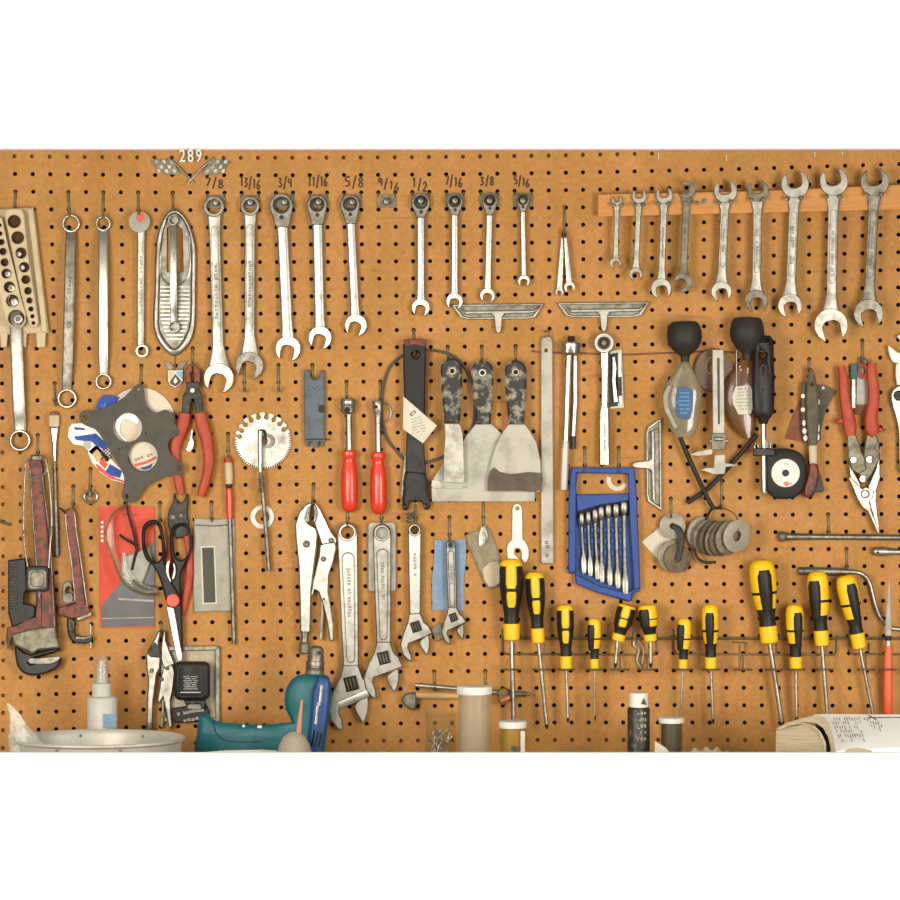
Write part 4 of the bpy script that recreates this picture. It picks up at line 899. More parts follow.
obj(M().plate([[(431,629),(440,623),(447,635),(436,642)]], 3, 4.4, .4), 'tag', 'dull', None, 'small grey tag beside the jaw of the smallest adjustable wrench', 'tag')
t = thing('small_parts_bag', 'crumpled clear bag of small parts hanging tilted below the wide putty knife', 'bag', 483, 528)
obj(M().plate([sp([(465.6,535),(480,530),(490,529),(503,570),(502,583),(490,589),(483,580),(472,554)], 2)], 1, 6, 2), 'bag', 'bagm', t)
obj(M().plate([sp([(482,569),(498,561),(502,580),(489,587)], 2)], 6, 8, 1), 'parts', 'tan', t)
m = M()
for i in range(4): m.loft([(482.5+i*.4, 526, 8+i, 2, 2), (480+i*2.2, 536, 8+i, 3, 2), (480+i*2, 546-i, 8, 2.4, 2)], 2, 8)
obj(m, 'metal_clip', 'satin', t)
hook(483.4, 502, 528, 'holding the crumpled bag of small parts', 9, snap=False)
t = thing('hook_spanner', 'white flat spanner with a round hooked head left of the yellow screwdrivers', 'spanner', 517, 505)
ps = [(512.5,509),(514,505),(517,503.8),(520.4,505),(522,509),(522.4,539),(526,543),(528.6,549),(528.6,557),(526.6,562),(524,562.6),(521.6,559),(521.8,552),(520,548.6),(517,547.6),(514.4,549),(514,554),(517,557),(519,560),(516,562),(508,560.6),(506.8,549),(508,544),(512,540)]
obj(M().plate([ps, circ(517.4,508.4,2.1,12)], .3, 4, .7), 'spanner', 'whitegl', t)

# ================================================================ scrapers and putty knives
t = thing('hoop', 'thin grey-brown open hoop hanging behind the long black scraper', 'hoop', 420, 350)
ang = [a for a in range(-100, 150, 8)]
pts = [(387.4,372),(382.6,390),(381.8,410),(383,424),(388,440),(396,450),(405,460),(420,464),(440,458),(458,448),(468,438),(474,420),(474,395),(468,372),(455,357),(440,351.5),(425,350.4),(408,353),(395,361)]
obj(M().tube([(x, y, 3+1.2*sin(i)) for i, (x, y) in enumerate(pts)], 2.1, True, sm=3), 'hoop', 'gasket', t)
t = thing('steel_washer', 'small steel ring behind the narrow headed nut driver', 'ring', 384, 412)
obj(M().tube([(384.2+6.8*cos(2*pi*i/24), 412.4+9.4*sin(2*pi*i/24), 2.4) for i in range(24)], 1.4, True), 'ring', 'satin', t)
t = thing('scraper', 'long black scraper with a red top edge and a white card tied across it', 'scraper', 415, 340)
obj(M().plate([[(403,344),(426,344),(426,350),(425.4,381),(424.6,425),(424,432),(407.4,432),(404.6,405),(403.4,375)], circ(415.6,354.6,3.7,16)], 10, 20, 2), 'handle', 'black', t)
obj(M().plate([[(403.6,339.5),(427,339.2),(425.6,344.6),(425,347),(414,344.8),(404.6,347)]], 10.4, 20.6, 1), 'red_edge', 'redpaint', t)
obj(M().plate([[(424,350),(430,350),(428,395),(427,436),(422,436)]], 6, 10, 1), 'side_edge', 'rust', t)
o = obj(M().plate([[(403.4,396.4),(437,425.6),(423,443.4),(403,429)]], 20.3, 21.1, .2), 'card', 'paper', t)
m = M()
for i in range(6): m.marks(411+i*.3-1.6*i*.0, 423+i*2.6-3, 421+i*1.2, 416.5+i*2.8, 1.1, 21.1, 9)
m.plate([rotp(rrect(409.6,411.6,416,414.6,.5), 413, 413, -42), rotp(rrect(410.8,412.4,415,413.9,.5), 413, 413, -42)], 21.1, 21.4, .05)
obj(m, 'card_print', 'print', o)
obj(M().plate([[(407,430),(424,436),(424.6,452),(426,474),(405.4,472),(406,450)]], 7, 13, 1.4), 'neck', 'blackm', t)
obj(M().plate([sp([(405,472),(426,474),(428,490),(430.6,505),(428,509.6),(424,509),(421.6,502),(410.6,502),(409,508),(405,510.4),(402,507),(403.4,492)], 2), circ(404.8,506.6,1.7,10), circ(425.6,506,1.7,10)], 6, 12, 1.6), 'forked_head', 'blackm', t)
obj(M().plate([[(404.6,455),(406,454),(405.6,475),(402.4,497),(401,499),(402,480)]], 4, 6.5, .5), 'blade', 'satin', t)
hook(414.4, 330, 354, 'holding the long black scraper', 22)
def knife(label, hx, hy, hb, w0, w1, blade, bm, rivet=None, gm='scaleg', d=8, extra=None):
    t = thing('putty_knife', label, 'putty knife', hx, hy, 0, 'putty knives in a row')
    m = M()
    n = 10; L = hb[1]-hy
    out = arc(hx, hy+w0/2, w0/2, 180, 360, 12)+[(hx+w0/2+.3, hy+L*.28), (hb[0]+(w0*.5+w1*.5)/2+.4, hy+L*.62), (hb[0]+w1/2, hb[1]-3), (hb[0]+w1/2-.4, hb[1]), (hb[0]-w1/2+.4, hb[1]), (hb[0]-w1/2, hb[1]-3), (hb[0]-(w0*.5+w1*.5)/2-.4, hy+L*.62), (hx-w0/2-.3, hy+L*.28)]
    rv = rivet or (hx, hy+13)
    obj(m.plate([out, circ(*rv, 2.2, 14)], d, d+13, 3.2), 'handle', gm, t)
    obj(M().disc(*rv, 4, d+12.6, d+13.8, 2.1, .4), 'hang_eyelet', 'satin', t)
    obj(M().plate([blade], d+5.4, d+7.2, .3), 'blade', bm, t)
    if extra: extra(t)
    return t
def res1(t): pass
knife('wide putty knife with the broadest square blade, in the middle of the three', 482.2, 360, (483.3,424.6), 22, 15, [(476,424),(491,424),(501,433),(508,442),(528,470),(535,489.5),(534.6,501.5),(432,501.5),(431.5,489),(434,477),(446,460),(462,444),(466,436)], 'stained', (482.4,372.8), d=2)
knife('narrow stiff putty knife with a scraped pale grip, left of the three', 451.5, 358, (452,423), 21.5, 16, [(444.6,424),(459,424),(460.6,426),(463,437),(464.6,482),(462,483),(443.6,482),(444,455),(445.4,437)], 'satin', (452.3,371), d=14)
def residue(t):
    obj(M().plate([[(490,470.5),(494,467),(500,472),(512,474),(528,472),(542,473),(543,480),(541,490),(535,492),(520,491),(487.4,491),(487.6,480)]], 17.3, 17.8, .1), 'dried_residue', 'putty', t, label='dark dried residue across the blade edge')
knife('flared putty knife with brown residue on its edge, right of the three', 515.6, 360, (516.2,424.6), 22, 16, [(509,424),(524,424),(529,430),(536,442),(540.4,460),(541,478),(540,492),(487.4,491),(488,478),(491,462),(496,446),(503,432)], 'stained', (515.6,372.2), d=10, extra=residue)
obj(M().plate([[(432,480),(440,481),(442,486),(466,486),(468,488),(436,488.6),(431,486)]], 9.8, 11, .3), 'blade_edge_strip', 'satin', None, 'thin bright strip lying on the wide putty knife blade under the narrow one', 'strip')
for x, y, w in ((448,'a','narrow'),(482,'b','wide'),(515.6,'c','flared')): hook(x, 347, 360.5 if w != 'narrow' else 358.5, 'holding the %s putty knife' % w, 10, tip=2)

# steel rule
t = thing('steel_rule', 'long flat steel bar with a peg hole hanging left of the ratchet handles', 'steel bar', 547, 336)
obj(M().plate([[(541,342),(542.4,338),(545,335.6),(549,335.8),(551.6,339),(552.4,345),(553.6,562),(553,563.6),(541.6,563.6),(541,560)], circ(546,350.4,1.8,10)], .8, 7.4, .8), 'bar', 'stained', t)
obj(M().box(542, 533, 552.6, 563, 7.4, 7.8, 1, .1), 'worn_end', 'satin', t); obj(M().marks(547, 540, 547, 558, 4, 7.7, 4), 'stamp', 'groove', t)
obj(M().tube([(544,331,6),(549,331.6,9),(549,336,9),(543.6,337,9)], 1.3), 'wire_loop', 'zinc', t)
t = thing('wire_rod', 'thin rusty rod stretched level behind the ratchets and the hydrometers', 'rod', 600, 353)
obj(M().tube([(532,351,1.6),(545,352.6,1.6),(585,353.4,1.6),(620,354.8,1.6),(655,353.4,1.6),(682,352.6,1.6),(712,351,1.6),(738,353,1.6)], 1.3, sm=2), 'rod', 'rust', t)
# socket ratchet 1
t = thing('socket_ratchet', 'bright ratchet seen edge on, with a knurled lower grip, right of the flat bar', 'ratchet', 571, 337)
obj(M().lathe((571.4,336,14),(571,343,14), [(0,6),(.2,7.4),(1,7.6)], 4), 'square_drive', 'dark', t)
obj(M().lathe((571,341,14),(570.6,355.6,14), [(0,12),(.12,18.6),(.3,19.8),(.42,18.6),(.8,18.4),(.93,15),(1,9)], 28, .9), 'head', 'chrome', t)
obj(M().loft([(569,353,12,6,8),(568,375,12,6.4,9),(566.6,420,12,5.8,9),(566,438,12,6.2,9),(565.6,442,12,7,9)], 2.4, 14), 'shank', 'chrome', t)
obj(M().loft([(565.8,440,12,6,9),(565.2,450,12,8,11),(564.4,470,12,8.2,11),(563.6,489.6,12,7.8,11)], 2.3, 16), 'grip', 'galv', t)
t = thing('extension_bar', 'thin bright extension bar hanging directly behind the edge-on ratchet', 'extension bar', 575, 356)
obj(M().loft([(575,354,5,4.6,5),(575.2,362,5,6,6),(575.4,400,5,5.2,6),(573.4,436,5,5,6)], 2.4, 12), 'bar', 'chrome', t)
obj(M().rnd([(573.4,436,5,5),(573.4,449,5,5)], 12), 'socket_end', 'dark', t)
# socket ratchet 2
t = thing('socket_ratchet', 'round headed bright ratchet hanging above the blue wrench rack', 'ratchet', 604, 343)
obj(M().rev(604, 343, [(.1,6),(9.6,6),(10.2,7),(10.2,17),(9.4,18.4),(7.8,18.4),(7.4,16.6),(.1,16.6)], False, 36), 'head', 'chrome', t)
obj(M().rev(604, 343, [(6.6,16.5),(6.6,18),(4.2,18.6),(3.8,17.2),(.1,17.2)], False, 24), 'selector_ring', 'dark', t)
obj(M().box(601.6, 340.6, 606.4, 345.4, 17, 26, .6, .8, 30), 'square_drive', 'dull', t)
obj(M().loft([(604.6,352,10,9.4,9),(604.8,375,10,7.8,9),(604.6,402,10,7,9),(604.4,409,10,7,9)], 3.4, 16), 'shank', 'chrome', t)
obj(M().loft([(604.4,406,10,7.4,10),(604.3,412,10,10,11),(604.4,440,10,10.6,12),(604.6,464.6,10,10.8,12)], 4, 16), 'grip', 'chrome', t)
obj(M().marks(604.4, 424, 604.5, 452, 2.4, 16, 9), 'stamped_lettering', 'letter', t)
t = thing('blade_pack', 'small clear-fronted pack of bright bits beside the round headed ratchet', 'pack', 616, 352)
obj(M().plate([[(610,351),(622,349),(624,408),(609.6,409)]], 1, 3, .4), 'backing', 'silverp', t)
obj(M().plate([[(609.8,354),(617.4,352.6),(618,406),(610,407)]], 3, 3.4, .1), 'dark_panel', 'blackm', t)
obj(M().loft([(613.5,357,6,3,4),(614.4,368,6,4.6,5),(613.6,380,6,4,5),(615.6,402,6,4.8,5)], 2.6, 10).loft([(619.4,353,6,3,4),(619.8,380,6,3.6,4),(620.6,404,6,3,4)], 2.6, 10), 'bits', 'chrome', t)
obj(M().plate([[(617.4,377),(621.4,376.6),(622,396),(618.4,396)]], 5, 9, .5), 'dark_sleeve', 'dark', t)

# blue wrench rack with seven wrenches
t = thing('wrench_rack', 'blue plastic rack with an open top window holding seven small wrenches', 'rack', 602, 466)
out = [(571,469),(573,467.4),(632,467.4),(635,470),(636.6,500),(639,560),(640.4,588),(639,592),(634.6,593),(631,601.6),(626,601),(598,593),(576,584),(574.6,574),(569,573.6),(568,570),(568.4,520)]
w1 = [(577.6,473),(626,474),(628,476),(629,493.4),(577,494.4),(575.8,490)]
w2 = [(577,510.5),(600,504.4),(627,500.8),(629.6,502),(630,516),(577,518)]
obj(M().plate([out, w1], .8, 5, .8), 'back_plate', 'blue', t)
obj(M().plate([[(568.6,498),(571.2,468.6),(573,467.4),(632,467.4),(635,470),(637,499),(640.4,588),(634,590),(629.4,518),(628,474),(576.4,473),(576,572),(569,573),(568.2,560)]], 5, 14, 1.4), 'rim', 'blue', t)
obj(M().plate([[(576,494.6),(629,493.6),(629.4,500.6),(600,505),(577,512)]], 5, 10, 1), 'upper_brace', 'blue', t)
obj(M().plate([[(574.8,574),(580,576),(600,586),(624,592),(633,590),(631,601.6),(598,593),(576,584)]], 5, 15, 1.4), 'lower_ledge', 'blue', t)
obj(M().plate([w2], 5, 5.6, .1), 'upper_slot', 'recess_shade', t, label='dark slot behind the upper wrench ends')
m = M()
XS = [(581.6,583.6,518.5,571,5),(588.2,590,517,574,5),(595,597,514.6,577,5.6),(601.2,601.6,512,580,6),(608.4,609.6,510,583,6.2),(616,617.6,509.4,586,6.4),(624,625.2,507,591.6,7)]
for i, (xa, xb, ya, yb, w_) in enumerate(XS):
    if i < 6:
        for y, h in ((530,6),(541,7),(553,8)):
            x = (xa+XS[i+1][0])/2+.4; m.plate([circ(x, y, 1.8, 12, h*.52)], 5, 9, .8)
    m.box(xa-1.5 if i else 577, 521, xa+1.5, 570, 5, 5.5, .4, .1) if 0 else None
obj(m, 'divider_tooth', 'blue', t)
obj(M().plate([[(576.6,524),(630,522),(631,586),(600,580),(578,570)]], 5, 5.4, .1), 'shadow_tray', 'blue', t) if 0 else None
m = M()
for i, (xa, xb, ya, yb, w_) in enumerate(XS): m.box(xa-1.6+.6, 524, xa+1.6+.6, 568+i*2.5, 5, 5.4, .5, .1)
obj(m, 'wrench_slot', 'recess_shade', t, label='dark slots behind the wrench handles')
nm = ['smallest, leftmost', 'second from the left', 'third from the left', 'middle', 'third from the right', 'second from the right', 'largest, rightmost']
for i, (xa, xb, ya, yb, w_) in enumerate(XS):
    q = thing('small_wrench', '%s of the seven small bright wrenches in the blue rack' % nm[i], 'wrench', xa, ya, 0, 'seven wrenches in the blue rack')
    obj(M().loft([(xa,ya-5,13,w_*.8,7),(xa,ya-3,13,w_*1.05,9),(xa,ya+3,13,w_*1.08,9),(xa+.1,ya+6,12,w_*.8,7),(xa+.2,ya+8,11,w_*.5,5)], 3, 12), 'ring_end', 'satin', q)
    obj(M().loft([(xa+.1,ya+6,11,w_*.55,4),(xa+(xb-xa)*.5,(ya+yb)/2,10.5,w_*.5,4),(xb,yb-16,11,w_*.6,4)], 2.6, 12), 'handle', 'steel', q)
    obj(M().loft([(xb,yb-17,11,w_*.6,4),(xb+.2,yb-11,12,w_*1.1,6),(xb+.4,yb-3,13,w_*1.15,7),(xb+.6,yb+2,13,w_*.85,6)], 3, 12), 'open_end', 'satin', q)
obj(M().plate([arc(617.5,480,11,25,200,16)+arc(617.5,480,6.6,200,25,12)], .3, .7, .1), 'washer', 'paper', None, 'pale ring partly seen through the window of the blue rack', 'washer')
hook(585, 447, 470, 'at the left, holding the blue wrench rack', 16, tip=-3); hook(618.6, 447, 470, 'at the right, holding the blue wrench rack', 16, tip=-3)
hook(671, 498, 517, 'holding the pale and rusty washers', 26)

# ================================================================ battery hydrometers and caliper
def hydro(label, bx_, by, r, neck, body, cb):
    t = thing('hydrometer', label, 'hydrometer', bx_, by)
    obj(M().lathe((bx_-.5,by-r*.94,26),(bx_+.5,by+r*1.5,26), [(0,r*1.25),(.02,r*1.5),(.1,r*1.78),(.22,r*1.98),(.38,r*2),(.5,r*1.9),(.62,r*1.55),(.72,r*1.05),(.78,r*.62),(.85,r*.5),(1,r*.5)], 32, .95), 'rubber_bulb', 'rubber', t)
    return t
t = hydro('hydrometer with black bulb and blue float in a cloudy glass body', 684.6, 338, 17.5, 0, 0, 0)
bo = [(678,368),(692,368),(697,378),(702.4,392),(702.6,404),(699,420),(693,432),(688,437.6),(679,437),(672,429),(664.6,414),(662,398),(664,388),(671,378)]
obj(M().rnd([(685,362,26,9),(685,368,26,12)]).loft([(685,366,26,12,12),(684.6,373,26,21,14),(683.6,386,26,36,17),(682.4,400,26,40,18),(682.6,415,26,34,17),(683.4,428,26,28,14),(683.8,437,26,17,10)], 2.6, 24, 3), 'glass_body', 'hydro', t)
o = obj(M().plate([[(678,388),(681,386.6),(690,388),(693,390),(692.6,410),(690,418.6),(687,419.6),(678,417.6),(675.6,412),(675.6,396)]], 34.4, 35.6, .4), 'float', 'floatb', t)
m = M()
for i, y in enumerate((392,396,400,404,408,412)): m.marks(679.5, y+1, 689.5, y+1, 2, 35.6, 5)
obj(m, 'float_scale', 'skyblue', o)
obj(M().loft([(669.6,386,33,3.6,2),(665.6,396,34,4.6,2),(666.6,408,34,4.6,2),(671,418,34,4,2),(676,428,33,4,2)], 3, 10, 3), 'white_scale', 'pouch', t)
obj(M().tube([(680,437,22),(687,454,20),(697,476,20),(707,497,20),(713.6,509,20)], 3.5, n=12), 'rubber_tube', 'rubber', t)
t = thing('hydrometer', 'hydrometer with black bulb and paper tag behind the caliper and black screwdriver', 'hydrometer', 747, 333)
obj(M().lathe((747,317.6,28),(747,360,28), [(0,22),(.02,27),(.1,31),(.25,34),(.4,34.6),(.55,31),(.7,23),(.82,12),(.9,9),(1,9)], 32, .95), 'rubber_bulb', 'rubber', t)
obj(M().loft([(746,356,20,9,9),(746,368,12,20,12),(742,384,12,34,14),(740,400,12,37,14),(742,416,12,30,13),(746,430,12,18,10),(748,438,12,8,7)], 2.6, 24, 3), 'glass_body', 'hydro2', t)
o = obj(M().plate([[(735.6,386.6),(750,385),(754,394),(754.4,404),(751,413.6),(738.6,414.6),(733,404),(732,396)]], 20, 20.8, .2), 'paper_tag', 'paper', t)
m = M()
for i in range(7): m.marks(736+abs(i-3)*.6, 389+i*3.4, 751-abs(i-3)*.6, 388.4+i*3.4, 1.3 if i else 2.4, 20.8, 9)
obj(m, 'tag_print', 'print', o)
obj(M().tube([(736.6,351,19),(736.6,386,20)], .5).tube([(736.6,351,19),(739,349.4,18),(742,352,18)], .5), 'string', 'white', t)
obj(M().tube([(757,434,16),(742,452,12),(728,468,11),(709,488,10),(687,503,10)], 3.5, n=12), 'rubber_tube', 'rubber', t)
t = thing('tape_spool', 'translucent brown round spool hanging behind the caliper', 'spool', 714, 368)
obj(M().rev(714, 370, [(7,1),(19,1),(19.6,2),(19.6,7),(19,8),(7,8)], True, 36, 1.12), 'spool', 'tape', t)
obj(M().tube([(714+8*cos(2*pi*i/20), 366+9*sin(2*pi*i/20), 8.6) for i in range(20)], .8, True), 'inner_ring', 'pouch', t)
t = thing('caliper', 'steel vernier caliper hanging jaws down between the two hydrometers', 'caliper', 718, 350)
obj(M().plate([[(712.4,350),(723.6,349.6),(724.6,434),(713,434)]], 28, 31, .6), 'beam', 'stained', t)
obj(M().plate([[(717,358),(719.6,358),(720,424),(718,424)]], 31, 31.4, .1), 'beam_groove', 'groove', t)
obj(M().box(711.4, 433, 726, 450, 26, 34, 1.5, 1), 'slider', 'dull', t); obj(M().rnd([(709.6,441,31,4),(727.6,441,31,4)]).rnd([(715,439,35,4),(723,439,35,4)]), 'thumb_screw', 'satin', t)
obj(M().plate([[(713,450),(712,454.6),(698,456),(690,455),(696,452),(711,449)]], 28, 31, .5), 'upper_jaw', 'stained', t)
obj(M().plate([[(714.6,455),(725,454.6),(725.4,463),(736,464.4),(738,466),(726,467),(724.6,474),(714,474.4),(706,471.6),(700,470),(706,468),(714,467.6)]], 28, 31.5, .6), 'lower_jaws', 'stained', t)
hook(721.6, 480, 508, 'with a limp wire above the rusty washers', 6, snap=False)
hook(707, 0, 0, '', 1) if 0 else None
# black screwdriver and tape measure
t = thing('slotted_screwdriver', 'large black handled screwdriver hanging handle up behind the round tape measure', 'screwdriver', 763, 335)
hd = [(753,339),(756,335.6),(763,335),(770,335.6),(773.4,340),(774.6,380),(774.4,400),(774,412),(770.6,418),(756,418),(752.6,412),(752,395)]
obj(M().plate([hd, circ(763,355,2.9,16), [(761.8,345),(764.4,345),(764.6,350),(761.6,350)]], 22, 40, 5), 'handle', 'black', t, ang=60)
obj(M().plate([capsule(763.4,368,763.4,392,5.6), capsule(763.4,368,763.4,392,4.2)], 40, 40.6, .1).marks(763, 376, 763, 388, 2.6, 40, 3), 'handle_marking', 'gasket', t)
obj(M().rnd([(763.4,416,31,14),(763.4,424,31,8)]), 'collar', 'black', t)
obj(M().rnd([(763.4,420,31,5.4),(764,492,31,5.4)]).loft([(764,488,31,5.4,6),(764,493.6,31,6,1.5)], 5), 'shaft', 'chrome', t)
t = thing('screwdriver_holder', 'black bracket with little steel loops on the shaft of the large screwdriver', 'bracket', 762, 450)
obj(M().plate([[(753,448),(768,448),(775,450),(775,456),(753,456)]], 24, 37, 1.5), 'bar', 'blackm', t)
m = M()
for x, y in ((756.5,445),(764.6,441.5),(769,443)): m.tube([(x-1.6,448,34),(x-1.4,y,34),(x,y-3,34),(x+1.4,y,34),(x+1.6,448,34)], .9, sm=2)
obj(m, 'loop', 'satin', t)
t = thing('round_tape_measure', 'black round long tape measure with a white centre disc', 'tape measure', 785, 473)
obj(M().plate([sp([(766,452),(776,448.6),(790,449),(800,453),(805.6,461),(806.6,474),(804,487),(799,495),(790,498.6),(777,498.8),(769,494),(765,486),(764,470)], 3)], 10, 30, 4), 'case', 'rubber', t, ang=60)
o = obj(M().disc(785.6, 473, 14.2, 30, 31, 3.4, .3, 36), 'centre_disc', 'white', t)
obj(M().disc(785.6, 473, 3.3, 29.6, 32.4, b=.8), 'centre_stud', 'black', t)
obj(M().plate([[(783,483),(787,481),(790,484),(786,487)]], 31, 31.3, .05), 'orange_mark', 'orange', o); obj(M().marks(786, 484, 794, 483.4, 2, 31, 4).marks(782, 464, 789, 464, 1.6, 31, 3), 'disc_print', 'print', o)

# brown knife bundle
t = thing('putty_knife', 'old brown wooden handled scraper with a cloth-wrapped neck hanging tip up', 'scraper', 812, 370)
obj(M().plate([[(809.6,368.6),(812,367.6),(814.6,373),(816.4,382),(818.6,400),(819,420),(817,445),(808.6,445),(806.4,420),(806,395),(807,382)], circ(812,384.4,1.4,8)], 12, 22, 2.5), 'handle', 'putty', t)
obj(M().plate([[(808.6,445),(816.8,445),(817,464),(809.6,464)]], 12, 20, 2), 'wrapping', 'tan', t, label='dirty red and white wrapping')
obj(M().plate([sp([(809.6,463),(816.6,463),(819,472),(818,484),(813.6,494),(808,497.6),(803.6,494),(804,486),(807.6,474)], 3)], 10, 20, 3), 'blade_sheath', 'redpaint', t)
obj(M().plate([[(819,470),(824,489),(823,492),(816,492),(812,497),(814,486)]], 6, 9.8, 1), 'dark_backing', 'blackm', t)
t = thing('saw_blade_pair', 'pair of paint-flecked serrated edges strapped to the old brown scraper', 'blade', 806, 382)
obj(M().plate([[(802,383),(805.4,381),(806.6,395),(807,420),(808,442),(805,443.6),(802,430),(801,400)]], 8, 14, 1).plate([[(817,385),(819.6,388),(820.4,410),(821,440),(818,442),(817.6,420)]], 8, 14, 1), 'edge', 'groove', t)
m = M()
for x, y, a, b in ((803,396,3.4,4),(803,409.6,3.8,4),(804,423,3,5),(804.6,431,4,5),(805.6,438,4,5),(818.6,402,2,5),(818.4,428,2,7),(818,437,3,6)): m.plate([circ(x, y, a*.6, 8, b*.6)], 14, 14.8, .2)
obj(m, 'paint_fleck', 'white', t)
obj(M().plate([[(800,400),(803,420),(804,440),(802,441.6),(785,438.6),(792,418)]], .1, 3, .4), 'wedge_blade', 'rust', None, 'dull red triangular blade left of the old brown scraper', 'blade')
o = obj(M().plate([[(816,384),(827,385.6),(836,391),(826,410),(820,434),(818,420)]], .1, 3, .4), 'wedge_blade', 'putty', None, 'dark brown triangular blade right of the old brown scraper', 'blade')
obj(M().loft([(822,389,3.5,2,1),(824,387,3.6,3,1)], 3, 8), 'bright_fleck', 'white', o)
hook(808.8, 357, 371, 'holding the old brown scraper', 14)

# aviation snips
t = thing('aviation_snips', 'red handled aviation snips hanging jaws down at the right', 'snips', 862, 365)
def strap(pts, d0, d1, mt, nm, b=1.5, lb=None): return obj(M().plate([pts], d0, d1, b), nm, mt, t, lb)
obj(M().loft([(841,366,18,7,9),(843.4,378,18,9.6,12),(844.4,395,18,10.6,13),(847,411,18,12,14),(849.6,425,18,13.6,14),(850.6,436,18,10,12)], 3, 16, 3), 'handle', 'redgrip', t)
obj(M().plate([[(846,417),(840,418),(833.6,422.6),(838,424),(844,424.6),(848,432)]], 12, 20, 2), 'thumb_stop', 'redgrip', t)
obj(M().plate([[(869,424),(879,426),(884.6,429),(887,428.6),(884,431.4),(876,433),(871,434)]], 12, 20, 2), 'thumb_stop', 'redgrip', t)
obj(M().loft([(872,362.6,18,8,9),(871.6,372,18,10.4,12),(873.6,390,18,11.6,13),(873.2,405,18,11.6,13),(871,418,18,13,14),(872.6,430,18,14,13),(875,435,18,9,10)], 3, 16, 3), 'handle', 'redgrip', t)
obj(M().tube([(861,366,16),(864,364.6,16),(867,370,16),(866,376,16),(862.6,378,16),(860.6,372,16)], 2.2, True, sm=2), 'latch_loop', 'redgrip', t)
strap([(847,436),(854.6,432),(858,440),(862,452),(865,458),(866,470),(858,474),(852,470),(848,458)], 12, 20, 'dull', 'lever_plate'); strap([(867,434),(876,434.6),(879.6,444),(880,458),(872,474),(866,484),(861,480),(859,474),(863,462),(864,450)], 10, 18, 'dull', 'lever_plate')
strap([(847.6,438),(851,436.6),(850,458),(853,470),(860,482),(863,494),(859,500),(854,494),(850,478),(848,462)], 8, 14, 'satin', 'side_plate'); strap([(879.6,446),(880,462),(880.4,478),(876,492),(870,496),(868,486),(876,468)], 8, 13, 'satin', 'side_plate')
strap([(848,476),(856,482),(862,489),(866,487),(874,490),(873,497),(869.6,502),(872,512),(880,532),(878,534),(868,512),(862,507),(858,500)], 12, 19, 'satin', 'blade', 1.2)
strap([(872,487),(877,486),(876,500),(877.6,516),(879.8,532),(877,528),(871,508),(869,500)], 8, 12, 'satin', 'blade', 1)
m = M()
for x, y, r in ((853.4,460,3.6),(869.6,459.4,3.9),(863,478.8,3.9)): m.rev(x, y, [(r,18),(r,21),(r*.8,22),(.1,22)], False, 20)
obj(m, 'bolt', 'chrome', t); obj(M().rev(865.4, 494, [(4.6,18.5),(4.6,20.6),(3.4,22),(1.4,22),(1.2,20.6),(.1,20.6)], False, 20), 'pivot_bolt', 'satin', t)
t = thing('file_set', 'grey pack with a dark green cap hanging behind the aviation snips', 'pack', 858, 363)
obj(M().box(850.6, 364, 857.6, 379, 2, 9, .6, .6), 'green_cap', mat('dark_green_plastic', (22,66,62), .5), t)
obj(M().plate([[(857.6,364),(861,361.6),(868,364),(869,405),(856,404.6),(856.6,380)]], 2, 7, .6), 'grey_case', 'pouch', t); obj(M().box(851.6, 379, 855.6, 408.4, 3, 7, .8, .6), 'flat_file', 'satin', t)
obj(M().box(854.6, 404.6, 870, 414.6, 2, 6, .5, .5), 'brown_base', 'rust', t)
obj(M().loft([(860,362,8,8,4),(865,361,9,6,4),(868,366,9,4,4)], 3, 12, 2), 'hang_tab', 'dull', t)
hook(862.4, 339, 363, 'holding the aviation snips', 14)

# tools cut by the right edge
t = thing('locking_pliers', 'white-chrome locking pliers cut off by the right edge of the view', 'pliers', 900, 346)
obj(M().plate([sp([(888,345.6),(892,348),(898,352.6),(906,354),(912,362),(908,366),(898,363.6),(892,361),(889,353)], 2)], 8, 16, 1.5), 'upper_jaw', 'whitegl', t)
obj(M().plate([[(896,364),(912,364),(914,384),(897,385),(895.6,375)]], 8, 15, 1.5), 'jaw_body', 'whitegl', t)
obj(M().plate([sp([(893,389),(900,385),(910,388),(914,410),(912,470),(904,474),(899,470),(898.4,440),(897,424),(892,406),(890.6,396)], 2), circ(898.6,395.6,4,16)], 1.5, 14, 2), 'handle', 'satin', t)
obj(M().rev(898.6, 395.6, [(3.9,6.6),(3.9,13.4),(2,13.4),(2,10),(.1,10)], False, 16), 'bolt', 'dark', t)
obj(M().plate([[(897,336),(904,333),(908,340),(900,340.6)]], 6, 12, 1.2), 'upper_tip', 'whitegl', t)

# ================================================================ washers
t = thing('plastic_tag', 'white card tag behind the pale and rusty washers', 'tag', 655, 530)
obj(M().plate([[(641.4,542),(659,527.6),(672,540),(657.6,558.6)]], .2, 1.4, .2), 'tag', 'paper', t)
def wash(label, x, y, r, h, d, th, mt, tilt=0, sq=1.0, nm='washer', gr='loose washers on the hooks'):
    # a tilted ring: built about its own axis then leaned, in metres
    m = M(); q = k(d); n = 32; c = W(x, y, d); ra = math.acos(max(min(sq, 1), .2)); ax = R(tilt)
    rg = []
    for rr_, dd in ((h, -th/2), (r-.5, -th/2), (r, -th/2+.5), (r, th/2-.5), (r-.5, th/2), (h+.4, th/2), (h, th/2-.5)):
        g = []
        for i in range(n):
            a = 2*pi*i/n; v = Vector((rr_*q*cos(a), -dd/1000, rr_*q*sin(a)))
            v = Matrix.Rotation(ra, 3, 'Z') @ v; v = Matrix.Rotation(ax, 3, 'Y') @ v; g.append(c+v)
        rg.append(g)
    m.rings(rg, True)
    return obj(m, nm, mt, None, label, 'washer', gr)
wash('pale thick plastic washer at the top of the left washer cluster', 672.4, 526, 13, 3, 8, 8, 'pouch')
